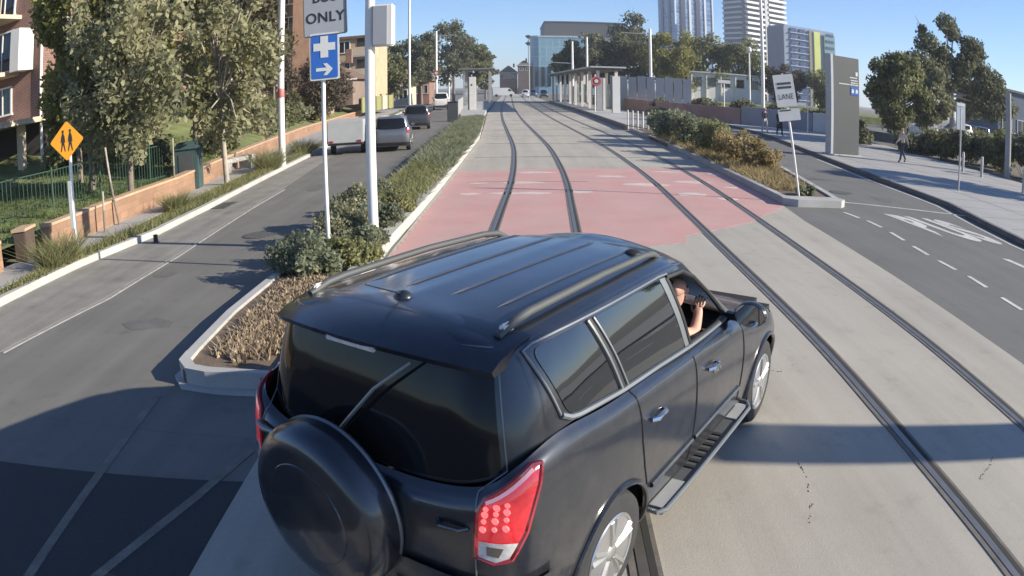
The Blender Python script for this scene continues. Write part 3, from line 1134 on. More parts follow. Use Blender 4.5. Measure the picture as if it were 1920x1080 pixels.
def wheel(parent, x, y, side, full=True):
    """tyre with an alloy rim of five spokes; the axle lies along x"""
    w = thing('wheel', None, None, (x, y, WR))
    w.parent = parent
    s = side
    prof = [(.225, -.10), (.30, -.112), (.335, -.098), (.349, -.07), (.35, 0), (.349, .07), (.335, .098), (.30, .112), (.225, .10)]
    MB().lathe([(r, h * s) for r, h in prof], axis='x', n=40).build('tyre', tyre_m, w, True)
    m_ = MB().lathe([(.232, .104 * s), (.226, .112 * s), (.212, .108 * s), (.205, .06 * s), (.20, -.05 * s), (.02, -.05 * s)], axis='x', n=40)
    for k in range(5):
        for dk in ((-.13, .13) if full else (0,)):
            a = 2 * math.pi * k / 5 + .3
            a2 = a + dk
            p0 = Vector((.088 * s, .05 * math.cos(a), .05 * math.sin(a)))
            p1 = Vector((.098 * s, .13 * math.cos(a + dk * .8), .13 * math.sin(a + dk * .8)))
            p2 = Vector((.094 * s, .215 * math.cos(a2), .215 * math.sin(a2)))
            m_.tube([p0, p1, p2], [.026, .022, .026] if full else [.04] * 3, 6)
    m_.lathe([(.06, .06 * s), (.06, .10 * s), (.045, .112 * s), (.012, .114 * s)], axis='x', n=20)
    m_.build('rim', alloy, w, True)
    MB().lathe([(.198, -.045 * s), (.198, -.03 * s), (.05, -.03 * s)], axis='x', n=24).build('brake_disc', car_under, w)
    return w


def arch_keep(p):
    for ay in (AX_R, AX_F):
        if (p[1] - ay) ** 2 + (p[2] - WR) ** 2 < .40 ** 2 and p[2] < .80 and abs(p[0]) > .6:
            return False
    return True


def arch_snap(P):
    P = P.copy()
    for ay in (AX_R, AX_F):
        d = np.hypot(P[:, 1] - ay, P[:, 2] - WR)
        k = (np.abs(d - .40) < .022) & (np.abs(P[:, 0]) > .6)
        f = .40 / np.maximum(d[k], 1e-6)
        P[k, 1] = ay + (P[k, 1] - ay) * f
        P[k, 2] = WR + (P[k, 2] - WR) * f
    return P


W_QUARTER = [(-.46, 1.585), (-.02, 1.59), (.145, 1.225), (-.34, 1.275)]
W_REAR = [(.035, 1.59), (.80, 1.592), (1.00, 1.165), (.215, 1.22)]
W_FRONT = [(.90, 1.585), (1.16, 1.565), (1.36, 1.49), (1.56, 1.35), (1.86, 1.115), (1.085, 1.155)]


def car_shell(t, paint, open_window=False, nu=140, nvl=44, nvg=40):
    def kl(p, s):
        return arch_keep(p)

    def kg(p, s):
        return not (open_window and s > 0 and in_poly(p[1], p[2], W_FRONT) and abs(p[0]) > .55)
    b = weld(grid_mesh(LOW, nu, nvl, kl, arch_snap).build('body', paint, t))
    hood = MB()
    hu = np.linspace(8.2, 13, 30)
    edge = LOW.at(hu, np.full(30, 6.0))
    rows = []
    for s_ in (0, .2, .5, 1.0):
        r = edge.copy()
        r[:, 0] *= 1 - s_
        r[:, 1] = edge[:, 1] * (1 - .0 * s_) if s_ == 0 else edge[:, 1] * (1 - s_) + np.clip(edge[:, 1], 2.1, 3.3) * s_
        r[:, 2] += .035 * math.sin(min(s_ * 2.2, 1.57))
        rows.append(r)
    for sg in (1, -1):
        pts = [tuple(p * np.array([sg, 1, 1.0])) for r in rows for p in r]
        f = [(j * 30 + i, j * 30 + i + 1, (j + 1) * 30 + i + 1, (j + 1) * 30 + i) for j in range(3) for i in range(29)]
        hood.add(pts, f if sg > 0 else [q[::-1] for q in f])
    hd = weld(hood.build('bonnet', paint, t))
    weld(grid_mesh(GRN, nu, nvg, kg).build('roof_and_pillars', paint, t))
    MB().box((0, 1.35, .55), (1.2, 4.1, .56)).box((0, 3.05, .62), (1.5, .5, .4)).box((0, 1.3, .42), (1.66, 1.75, .3)).build('underbody', car_under, t)
    return b


def ring(poly, mapf, r, n=6, closed=True, side=1):
    pts = mapf(np.array(dens(poly, .04, closed)))
    if side < 0:
        pts = pts * np.array([-1, 1, 1.0])
    return MB().tube([tuple(p) for p in pts], r, n, not closed)


# ------------------------------------------------------------------ the dark off-roader turning across the tracks
navy = paintmat('navy_black_paint', (0.022, 0.025, 0.034), 0.45, 0.34)
CAR = thing('parked_car', 'dark navy off-roader with spare wheel cover turning across the tracks, its brake lamp lit', 'car', (-.24, 3.57, .012), -.602)
CAR.name = 'off_roader'
car_shell(CAR, navy, True, 210, 70, 60)
# glass: tailgate window, side windows, windscreen
weld(grid_mesh(GRN, 40, 20, None, None, .06, 1.88, 0, 2.35, .004).build('rear_window', car_glass, CAR))
weld(grid_mesh(GRN, 30, 20, None, None, .06, 1.9, 9.02, 11, .004).build('windscreen', car_glass, CAR))
for s_ in (1, -1):
    panel(rounded(W_QUARTER, .06), side_grn(.004), .06, s_).build('quarter_window', side_glass, CAR, True)
    panel(rounded(W_REAR, .04), side_grn(.004), .06, s_).build('rear_door_window', side_glass, CAR, True)
    if s_ < 0:
        panel(rounded(W_FRONT, .04), side_grn(.004), .06, s_).build('front_door_window', car_glass, CAR, True)
    if s_ > 0:
        ring(W_FRONT, side_grn(.0), .016, 8, True, s_).build('window_seal', car_trim, CAR, True)
    # pillar blacks and bright window surround
    panel([(-.015, 1.59), (.03, 1.59), (.21, 1.22), (.15, 1.225)], side_grn(.0035), .05, s_).build('pillar_trim', car_trim, CAR)
    panel([(.81, 1.592), (.89, 1.587), (1.075, 1.158), (1.005, 1.165)], side_grn(.0045), .05, s_).build('pillar_trim', chrome_dull, CAR)
    ring([(-.02, 1.59), (.15, 1.22)], side_grn(.008), .011, 6, False, s_).build('window_bar', chrome_dull, CAR, True)
    ring([(.035, 1.59), (.215, 1.215)], side_grn(.008), .008, 6, False, s_).build('window_bar', chrome_dull, CAR, True)
    belt = [(-.40, 1.30), (-.34, 1.27), (-.28, 1.258), (.15, 1.212), (.6, 1.185), (1.05, 1.148), (1.85, 1.105)]
    ring(belt, side_grn(.010), .014, 6, False, s_).build('belt_strip', chrome_dull, CAR, True)
    ring([(-.40, 1.30), (-.50, 1.59), (-.44, 1.602), (0, 1.604), (.8, 1.606), (.92, 1.598)], side_grn(.006), .007, 6, False, s_).build('window_surround', chrome_dull, CAR, True)
    # shut lines
    for ln in [[(.24, 1.19), (.26, .9), (.30, .74), (.42, .45), (.46, .40)], [(1.05, 1.13), (1.06, .8), (1.05, .42)], [(1.98, 1.07), (2.02, .8), (2.0, .45)], [(.46, .40), (1.05, .385), (2.0, .40)]]:
        ring(ln, side_low(.0015), .0045, 5, False, s_).build('shut_line', car_under, CAR)
    # wheel arch lips
    for ay in (AX_R, AX_F):
        arc = [(ay + .405 * math.cos(a), WR + .405 * math.sin(a)) for a in np.linspace(-.12, math.pi + .12, 30)]
        ring(arc, side_low(.004), .017, 8, False, s_).build('arch_lip', navy, CAR, True)
    # waist moulding
    ring([(.42, .56), (1.04, .56)], side_low(.004), .018, 6, False, s_).build('door_moulding', navy, CAR, True)
    ring([(1.08, .56), (1.97, .56)], side_low(.004), .018, 6, False, s_).build('door_moulding', navy, CAR, True)
    # door handles
    for hy, hz in ((.36, .985), (1.24, .955)):
        c = side_low(.0)(np.array([(hy, hz), (hy + .03, hz + .004), (hy + .13, hz + .004), (hy + .17, hz - .003)]))
        c = c * np.array([s_, 1, 1.0])
        o4 = np.array([.008, .034, .034, .008])[:, None] * np.array([[s_, 0, 0]])
        MB().tube([tuple(p) for p in c + o4], [.012, .016, .016, .012], 8).build('door_handle', chrome, CAR, True)
    # running board: bright edge tube, dark tread with slots
    y0, y1, xo, xi, zt = .43, 2.14, .985, .80, .385
    MB().box((s_ * (xo + xi) / 2, (y0 + y1) / 2, zt - .02), (xo - xi - .02, y1 - y0 - .06, .03)).build('running_board', dark_grey, CAR, bevel=.006)
    rb = COL.objects[-1]
    fr = MB().tube([(s_ * xi, y0 + .02, zt), (s_ * (xo - .03), y0, zt), (s_ * xo, y0 + .05, zt), (s_ * xo, y1 - .1, zt), (s_ * (xo - .05), y1, zt), (s_ * xi, y1 + .02, zt)], .016, 8)
    fr.tube([(s_ * (xi + .02), y0 + .05, zt), (s_ * (xi + .02), y1 - .05, zt)], .009, 6)
    fr.build('edge_tube', chrome_dull, rb, True)
    tr = MB()
    for k in range(7):
        tr.box((s_ * (xo + xi) / 2, 1.02 + k * .085, zt - .003), (.10, .034, .012))
    tr.build('tread_slots', car_under, rb)
    MB().box((s_ * .9, y0 + .22, zt + .001), (.13, .34, .01)).build('tread_pad', galv, rb, bevel=.003)
    MB().box((s_ * .9, y1 - .2, zt + .001), (.12, .28, .01)).build('tread_pad', galv, rb, bevel=.003)
    # roof rails
    zr = [float(GRN.on([(s_ * s_ * .565, y)], [0, 1], (2, 8.6), (2, 5.9))[0, 2]) for y in (-.50, -.36, .4, 1.0, 1.14)]
    pts = [(s_ * .575, -.52, zr[0]), (s_ * .573, -.40, zr[1] + .03), (s_ * .57, -.28, zr[1] + .04), (s_ * .565, .4, zr[2] + .040), (s_ * .555, .92, zr[3] + .038), (s_ * .55, 1.06, zr[3] + .022), (s_ * .545, 1.16, zr[4] - .004)]
    rl = MB().tube(pts, [.02, .021, .02, .019, .019, .02, .014], 10).build('roof_rail', mat('rail_grey', (.075, .08, .08), .6, .1, var=.1), CAR, True)
    MB().box((s_ * .574, -.46, zr[0] + .02), (.035, .10, .05), taper=.6).build('rail_foot', lamp_clear, rl, bevel=.008)
    # mirrors
    mm_ = MB()
    mm_.tube([(s_ * .80, 1.86, 1.12), (s_ * .88, 1.82, 1.13)], [.035, .03], 8)
    mm_.v += []
    mo = mm_.build('door_mirror', navy, CAR, True)
    prof = [(.10, .0), (.112, .02), (.105, .07), (.075, .115), (.02, .13)]
    hb = MB().lathe(prof, axis='y', n=24)
    hb.v = [(s_ * .985 + p[0] * 1.08, 1.77 + p[1], 1.17 + p[2] * .80) for p in hb.v]
    hb.build('mirror_housing', navy, mo, True)
    gl = MB().lathe([(.098, .0), (.098, -.003), (.01, -.004)], axis='y', n=24)
    gl.v = [(s_ * .985 + p[0] * 1.08, 1.768 + p[1], 1.17 + p[2] * .80) for p in gl.v]
    gl.build('mirror_glass', mat('mirror_glass', (.5, .5, .5), .03, 1.0, var=0), mo, True)
    # tail lamps wrap round the rear corner
    lens = [(1.98, 3.12), (2.34, 2.98), (2.66, 3.08), (2.98, 3.6), (3.32, 4.65), (3.45, 5.3), (3.28, 5.55), (2.8, 5.3), (2.18, 5.0), (2.02, 4.3)]
    fl = lambda off: (lambda p: LOW.at(p[:, 0], p[:, 1], off))
    tl = panel(lens, fl(.010), .16, s_).build('tail_lamp', lamp_red, CAR, True)
    ring(lens, fl(.006), .012, 6, True, s_).build('lamp_surround', lamp_off, tl, True)
    panel([(2.05, 3.15), (2.36, 3.04), (2.62, 3.14), (2.80, 3.44), (2.5, 3.46), (2.06, 3.5)], fl(.016), .16, s_).build('reversing_lens', lamp_clear, tl, True)
    panel([(2.2, 3.2), (2.42, 3.16), (2.52, 3.36), (2.2, 3.4)], fl(.018), .16, s_).build('reversing_bulb', mat('lens_brown', (.12, .09, .07), .2, coat=1), tl, True)
    panel([(2.18, 4.82), (2.8, 5.12), (3.24, 5.4), (3.27, 5.22), (2.8, 4.94), (2.2, 4.64)], fl(.016), .16, s_).build('indicator_strip', lamp_pink, tl, True)
    if s_ > 0:
        ld = MB()
        for i in range(4):
            for j in range(3):
                uu, vv = 2.14 + j * .22 + i * .02, 3.80 + i * .22
                c = LOW.at(np.array([uu]), np.array([vv]), .016)[0]
                rr_ = .012 if (i + j) % 2 else .016
                ld.lathe([(rr_, -.006), (rr_ * .9, .003), (rr_ * .4, .007)], tuple(c), 'y', 8)
        ld.build('brake_leds', lamp_led, tl, True)
    # headlamps
    panel([(10.2, 4.2), (11.5, 4.0), (11.7, 5.0), (10.1, 5.4)], fl(.006), .2, s_).build('headlamp', lamp_front, CAR, True)
    for ay in (AX_R, AX_F):
        wheel(CAR, s_ * .79, ay, s_)
# model lettering on the front door
e0 = side_low(.006)(np.array([(1.42, .905)]))[0]
text_mesh('4x4', .085, 'door_badge', chrome, CAR, lambda p: (e0[0] + .004, e0[1] + p.x * 1.15, e0[2] + p.y), 0.0)
# front plate of the body: grille
panel([(11.9, 3.3), (13, 3.2), (13, 5.0), (11.9, 5.0)], lambda p: LOW.at(p[:, 0], p[:, 1], .006), .2, 1).build('grille', car_trim, CAR)
panel([(11.9, 3.3), (13, 3.2), (13, 5.0), (11.9, 5.0)], lambda p: LOW.at(p[:, 0], p[:, 1], .006), .2, -1).build('grille', car_trim, CAR)
# roof: pressed ribs, aerial base, tailgate spoiler with its brake lamp
for x in (-.40, -.14, .14, .40):
    yy = np.linspace(-.28, 1.12, 18)
    q = GRN.on(np.stack([np.full(18, abs(x)), yy], 1), [0, 1], (1.2, 9.5), (2.2, 5.95))
    q[:, 0] *= math.copysign(1, x)
    MB().tube([tuple(p + np.array([0, 0, .000])) for p in q], [.0] + [.010] * 16 + [.0], 6).build('roof_rib', navy, CAR, True)
ab = MB().lathe([(.05, -.01), (.045, .012), (.025, .03), (.008, .036)], (-.02, -.42, 1.683), 'z', 18)
ab.tube([(-.02, -.42, 1.70), (-.02, -.66, 1.80)], [.006, .003], 6)
ab.build('aerial', navy, CAR, True)
ab = MB().lathe([(.055, -.012), (.05, .006), (.03, .018), (.006, .022)], (.44, 1.02, 1.667), 'z', 18)
ab.build('roof_cap', car_trim, CAR, True)
sp = MB()
sec = [(-.46, .012), (-.60, .012), (-.76, -.02), (-.815, -.048), (-.80, -.075), (-.70, -.06), (-.60, -.045)]
xs_ = np.linspace(-.665, .665, 23)
k0 = 0
for x in xs_:
    dr = .05 * (abs(x) / .665) ** 2.4
    yb = .13 * (abs(x) / .665) ** 2.2
    for (y, z) in sec:
        base = 1.672 - .16 * max(0, -(y + .46)) * .3
        sp.v.append((x, y + yb * (1 if y < -.5 else .4), base + z - dr))
ns = len(sec)
for i in range(len(xs_) - 1):
    for j in range(ns):
        sp.f.append((i * ns + j, i * ns + (j + 1) % ns, (i + 1) * ns + (j + 1) % ns, (i + 1) * ns + j))
sp.f += [tuple(range(ns)), tuple(range((len(xs_) - 1) * ns + ns - 1, (len(xs_) - 1) * ns - 1, -1))]
spo = sp.build('spoiler', navy, CAR, True)
MB().box((.0, -.795, 1.578), (.30, .02, .022)).build('high_brake_lamp', lamp_clear, spo, bevel=.004)
# tailgate: shut lines, wiper, spare wheel under a hard cover, bumper, plate
for s_ in (1, -1):
    q = GRN.at(np.full(14, 2.46), np.linspace(0.02, 1.95, 14), .002) * np.array([s_, 1, 1])
    q2 = LOW.at(np.full(14, 1.98), np.linspace(5.6, 1.6, 14), .002) * np.array([s_, 1, 1])
    MB().tube([tuple(p) for p in q[::-1]] + [tuple(p) for p in q2], .0045, 5).build('tailgate_line', chrome_dull, CAR)
q = GRN.at(np.array([.15]), np.array([.3]), .02)[0]
wa = [(-.12, -.825, 1.12), (-.03, -.825, 1.22), (.13, -.80, 1.40), (.31, -.75, 1.545)]
MB().tube(wa, [.013, .010, .008, .006], 6).build('rear_wiper', chrome_dull, CAR, True)
cov = [(.02, .20), (.325, .20), (.385, .182), (.422, .14), (.432, .08), (.428, .0), (.34, -.02)]
sc = MB().lathe([(r, -h) for r, h in cov[::-1]], (-.10, -.90, .80), 'y', 64)
so = sc.build('spare_wheel_cover', navy, CAR, True)
MB().lathe([(.265, -.199), (.26, -.206), (.24, -.210), (.01, -.211)], (-.10, -.90, .80), 'y', 48).build('cover_panel', navy, so, True)
MB().lathe([(.433, -.03), (.437, -.02), (.433, -.01)], (-.10, -.90, .80), 'y', 64).build('cover_seam', chrome_dull, so, True)
bp_ = grid_mesh(LOW, 60, 10, None, None, .6, 2.55, 0, 3.6, .03)
weld(bp_.build('rear_bumper', navy, CAR))
MB().box((.42, -.965, .44), (.37, .02, .11)).build('number_plate', plate_m, CAR, bevel=.004)
MB().tube([(.52, -.885, .93), (.55, -.915, .93), (.64, -.90, .93), (.66, -.87, .93)], .012, 8).build('tailgate_handle', navy, CAR, True)
for z in (.78, 1.02):
    MB().tube([(-.70, -.875, z), (-.62, -.905, z), (-.52, -.905, z + .005)], [.014, .018, .012], 8).build('tailgate_hinge', chrome_dull, CAR, True)
for k, (x, z) in enumerate([(.56, .60), (-.62, .60)]):
    MB().lathe([(.05, -.006), (.05, .004), (.03, .006)], (x, -.925, z), 'y', 16).build('bumper_reflector', lamp_off, CAR, True)
# cabin
st = MB()
st.box((.36, .95, .66), (.50, .52, .16)).box((.36, .72, .98), (.48, .16, .62)).box((.36, .70, 1.38), (.26, .10, .18))
st.build('driver_seat', seat_m, CAR, bevel=.04)
st = MB()
st.box((-.36, .95, .66), (.50, .52, .16)).box((-.36, .72, .98), (.48, .16, .62)).box((-.36, .70, 1.38), (.26, .10, .18))
st.build('passenger_seat', seat_m, CAR, bevel=.04)
MB().box((0, 2.0, .92), (1.46, .42, .26)).build('dashboard', seat_m, CAR, bevel=.04)
sw = MB()
sw.tube([(.36 + .18 * math.cos(a), 1.68 - .05 * math.sin(a), 1.03 + .17 * math.sin(a)) for a in np.linspace(0, 2 * math.pi, 30)], .014, 8, False)
sw.tube([(.20, 1.69, 1.03), (.52, 1.69, 1.03)], .012, 6).tube([(.36, 1.69, 1.03), (.36, 1.85, .97)], .03, 8)
sw.build('steering_wheel', car_trim, CAR, True)


# ------------------------------------------------------------------ other cars share the same shell, fewer parts
def small_car(label, group, loc, rz, paint, sx=1.0, sy=1.0, sz=1.0, name='parked_car', lit=False):
    t = thing(name, label, 'car', loc, rz, group)
    t.scale = (sx, sy, sz)
    car_shell(t, paint, False, 56, 18, 16)
    weld(grid_mesh(GRN, 20, 10, None, None, .08, 1.85, 0, 2.3, .006).build('rear_window', car_glass, t))
    weld(grid_mesh(GRN, 16, 10, None, None, .08, 1.9, 9.05, 11, .006).build('windscreen', car_glass, t))
    for s_ in (1, -1):
        panel([(-.42, 1.56), (.80, 1.58), (.98, 1.17), (-.32, 1.28)], side_grn(.006), .1, s_).build('rear_door_window', car_glass, t)
        panel(W_FRONT, side_grn(.006), .1, s_).build('front_door_window', car_glass, t)
        panel([(2.0, 3.4), (2.7, 3.3), (3.3, 4.9), (2.1, 4.8)], lambda p: LOW.at(p[:, 0], p[:, 1], .01), .3, s_).build('tail_lamp', lamp_off, t)
        panel([(10.2, 4.2), (11.5, 4.0), (11.7, 5.0), (10.1, 5.4)], lambda p: LOW.at(p[:, 0], p[:, 1], .008), .3, s_).build('headlamp', lamp_front, t)
        hb = MB().lathe([(.08, .0), (.09, .02), (.06, .09), (.02, .1)], axis='y', n=12)
        hb.v = [(s_ * .95 + p[0], 1.75 + p[1], 1.15 + p[2] * .8) for p in hb.v]
        hb.build('door_mirror', paint, t, True)
        for ay in (AX_R, AX_F):
            wheel(t, s_ * .79, ay, s_, False)
    weld(grid_mesh(LOW, 24, 5, None, None, .6, 1.5, 0, 3.4, .015).build('rear_bumper', car_trim, t))
    MB().box((0, -.885, .80), (.40, .02, .12)).build('number_plate', plate_m, t)
    return t

# ------------------------------------------------------------------ people


def skin(name, joints, bones, material, parent=None, sub=2):
    """one continuous surface grown round a skeleton of joints (x, y, z, radius)"""
    me = bpy.data.meshes.new(name)
    keys = list(joints)
    me.from_pydata([joints[k][:3] for k in keys], [(keys.index(a), keys.index(b)) for a, b in bones], [])
    o = bpy.data.objects.new(name, me)
    COL.objects.link(o)
    o.modifiers.new('s', 'SKIN').use_smooth_shade = True
    for i, k in enumerate(keys):
        me.skin_vertices[0].data[i].radius = (joints[k][3], joints[k][-1])
        me.skin_vertices[0].data[i].use_root = (i == 0)
    o.modifiers.new('d', 'SUBSURF').levels = sub
    dg = bpy.context.evaluated_depsgraph_get()
    m2 = bpy.data.meshes.new_from_object(o.evaluated_get(dg))
    bpy.data.objects.remove(o)
    m2.name = name
    m2.materials.clear()
    m2.materials.append(material)
    m2.shade_smooth()
    o = bpy.data.objects.new(name, m2)
    COL.objects.link(o)
    if parent:
        o.parent = parent
    return o


skin_m = mat('skin', (0.52, 0.30, 0.22), 0.55, var=0.08, scale=6)
hair_m = mat('hair_dark', (0.025, 0.018, 0.014), 0.7)
hair_grey = mat('hair_brown', (0.10, 0.07, 0.05), 0.7)
cloth_black = mat('cloth_black', (0.02, 0.021, 0.025), 0.9, var=0.2, scale=5)
cloth_navy = mat('cloth_navy', (0.03, 0.035, 0.055), 0.9, var=0.2, scale=5)
cloth_cream = mat('cloth_cream', (0.55, 0.47, 0.36), 0.9, var=0.15, scale=5)
cloth_jean = mat('cloth_jean', (0.05, 0.055, 0.075), 0.9, var=0.2, scale=5)
shoe_m = mat('shoe', (0.05, 0.05, 0.05), 0.7)
eye_m = mat('eye', (0.04, 0.03, 0.025), 0.2)


def hand(J, B, w, tip, side, pre, up=(0, 0, 1), r=.0085):
    """palm and five fingers carried on from wrist w towards tip"""
    w, tip = Vector(w), Vector(tip)
    d = (tip - w).normalized()
    a = d.cross(Vector(up)).normalized() * side
    n = a.cross(d).normalized() * side
    palm = w + d * .055
    J[pre + 'palm'] = (*palm, .028, .017)
    B.append((pre + 'wrist', pre + 'palm'))
    for i, (o, ln) in enumerate([(-.030, .068), (-.010, .080), (.010, .075), (.029, .058)]):
        k = palm + d * .035 + a * o
        m1 = k + d * ln * .5 - n * .010
        m2 = k + d * ln * .9 - n * .032
        J[pre + 'k%d' % i] = (*k, r * 1.1, r * 1.1)
        J[pre + 'm%d' % i] = (*m1, r, r)
        J[pre + 't%d' % i] = (*m2, r * .8, r * .8)
        B += [(pre + 'palm', pre + 'k%d' % i), (pre + 'k%d' % i, pre + 'm%d' % i), (pre + 'm%d' % i, pre + 't%d' % i)]
    t1 = w + d * .045 - a * .045 - n * .01
    t2 = w + d * .085 - a * .055 - n * .022
    J[pre + 'th1'] = (*t1, r * 1.15, r * 1.15)
    J[pre + 'th2'] = (*t2, r * .85, r * .85)
    B += [(pre + 'palm', pre + 'th1'), (pre + 'th1', pre + 'th2')]


def head(J, B, c, f):
    """neck joint 'neck' must exist; c centre of the head, f facing direction"""
    c, f = Vector(c), Vector(f).normalized()
    up = Vector((0, 0, 1))
    s = f.cross(up).normalized()
    J['jaw'] = (*(c - up * .055 + f * .015), .058, .062)
    J['skull'] = (*(c + up * .02 - f * .008), .078, .092)
    J['crown'] = (*(c + up * .085 - f * .012), .055, .065)
    B += [('neck', 'jaw'), ('jaw', 'skull'), ('skull', 'crown')]
    J['chin'] = (*(c - up * .088 + f * .062), .024, .02)
    J['nose'] = (*(c - up * .018 + f * .108), .011, .013)
    B += [('jaw', 'chin'), ('skull', 'nose')]
    for q in (-1, 1):
        J['ear%d' % q] = (*(c + s * q * .088 - f * .012 - up * .005), .010, .024)
        B.append(('skull', 'ear%d' % q))
    return s


def face_parts(t, c, f, hair, long=False):
    c, f = Vector(c), Vector(f).normalized()
    s = f.cross(Vector((0, 0, 1))).normalized()
    for q in (-1, 1):
        e = MB().lathe([(.002, -.010), (.009, -.005), (.011, 0), (.009, .005), (.002, .010)], tuple(c + f * .074 + s * q * .032 + Vector((0, 0, .022))), 'z', 10)
        e.build('eye', eye_m, t, True)
    mo = MB().box(tuple(c + f * .082 - Vector((0, 0, .058))), (.045, .014, .010), math.atan2(s.y, s.x))
    mo.build('mouth', mat('lips', (.38, .16, .14), .5), t, bevel=.003)
    J = {'a': (*(c + Vector((0, 0, .075)) - f * .035), .088, .085), 'b': (*(c - f * .062 + Vector((0, 0, .02))), .078, .085), 'd': (*(c - f * .06 - Vector((0, 0, .06))), .06, .05)}
    Bn = [('a', 'b'), ('b', 'd')]
    if long:
        J['e'] = (*(c - f * .075 - Vector((0, 0, .18))), .06, .035)
        Bn.append(('d', 'e'))
    skin('hair', J, Bn, hair, t)


def walker(label, loc, rz, top, legs, hair, stride=.26, swing=.25, long=False, coat=None, group=None, H=1.72):
    """a walking figure facing +y"""
    t = thing('person', label, 'person', loc, rz, group)
    k = H / 1.75
    J, B = {}, []
    J['pelvis'] = (0, 0, .95, .115, .10)
    J['waist'] = (0, 0, 1.08, .105, .085)
    J['chest'] = (0, .01, 1.30, .135, .10)
    J['neckbase'] = (0, .0, 1.46, .07, .06)
    J['neck'] = (0, .015, 1.53, .05, .05)
    B += [('pelvis', 'waist'), ('waist', 'chest'), ('chest', 'neckbase'), ('neckbase', 'neck')]
    head(J, B, (0, .035, 1.645), (0, 1, 0))
    for q, pre, ph in ((-1, 'l', 1), (1, 'r', -1)):
        J[pre + 'hip'] = (q * .095, 0, .90, .085, .085)
        J[pre + 'knee'] = (q * .10, ph * stride * .5 + .03, .50, .056, .056)
        J[pre + 'ankle'] = (q * .10, ph * stride - (.05 if ph < 0 else 0), .10 if ph > 0 else .13, .038, .038)
        J[pre + 'toe'] = (q * .11, ph * stride + (.14 if ph > 0 else .08), .035 if ph > 0 else .03, .035, .028)
        B += [('pelvis', pre + 'hip'), (pre + 'hip', pre + 'knee'), (pre + 'knee', pre + 'ankle'), (pre + 'ankle', pre + 'toe')]
        J[pre + 'sh'] = (q * .19, .0, 1.42, .062, .062)
        J[pre + 'elbow'] = (q * .235, -ph * swing * .4 - .03, 1.15, .042, .042)
        J[pre + 'wrist'] = (q * .235, -ph * swing + .05, .93, .028, .028)
        B += [('chest', pre + 'sh'), (pre + 'sh', pre + 'elbow'), (pre + 'elbow', pre + 'wrist')]
        w = Vector(J[pre + 'wrist'][:3])
        hand(J, B, w, w + Vector((0, -ph * swing * .35 + .02, -.2)), q, pre, (0, 1, 0), .009)
    J = {a: tuple(x * k for x in b) for a, b in J.items()}
    skin('body', J, B, skin_m, t)
    sel = lambda names, g: {a: (*J[a][:3], J[a][3] + g, J[a][4] + g) for a in names}
    tops = ['chest', 'pelvis', 'waist', 'neckbase', 'lsh', 'lelbow', 'lwrist', 'rsh', 'relbow', 'rwrist']
    skin('top', sel(tops, .016), [('pelvis', 'waist'), ('waist', 'chest'), ('chest', 'neckbase'), ('chest', 'lsh'), ('lsh', 'lelbow'), ('lelbow', 'lwrist'), ('chest', 'rsh'), ('rsh', 'relbow'), ('relbow', 'rwrist')], top, t)
    lg = ['pelvis', 'lhip', 'lknee', 'lankle', 'rhip', 'rknee', 'rankle']
    skin('trousers', sel(lg, .014), [('pelvis', 'lhip'), ('lhip', 'lknee'), ('lknee', 'lankle'), ('pelvis', 'rhip'), ('rhip', 'rknee'), ('rknee', 'rankle')], legs, t)
    for pre in 'lr':
        skin('shoe', sel([pre + 'ankle', pre + 'toe'], .012), [(pre + 'ankle', pre + 'toe')], shoe_m, t)
    if coat:
        c = MB().lathe([(.15 * k, 1.36 * k), (.155 * k, 1.1 * k), (.19 * k, .8 * k), (.23 * k, .5 * k), (.22 * k, .48 * k)], (0, 0, 0), 'z', 16)
        c.build('long_coat', coat, t, True)
    face_parts(t, (0, .035 * k, 1.645 * k), (0, 1, 0), hair, long)
    return t


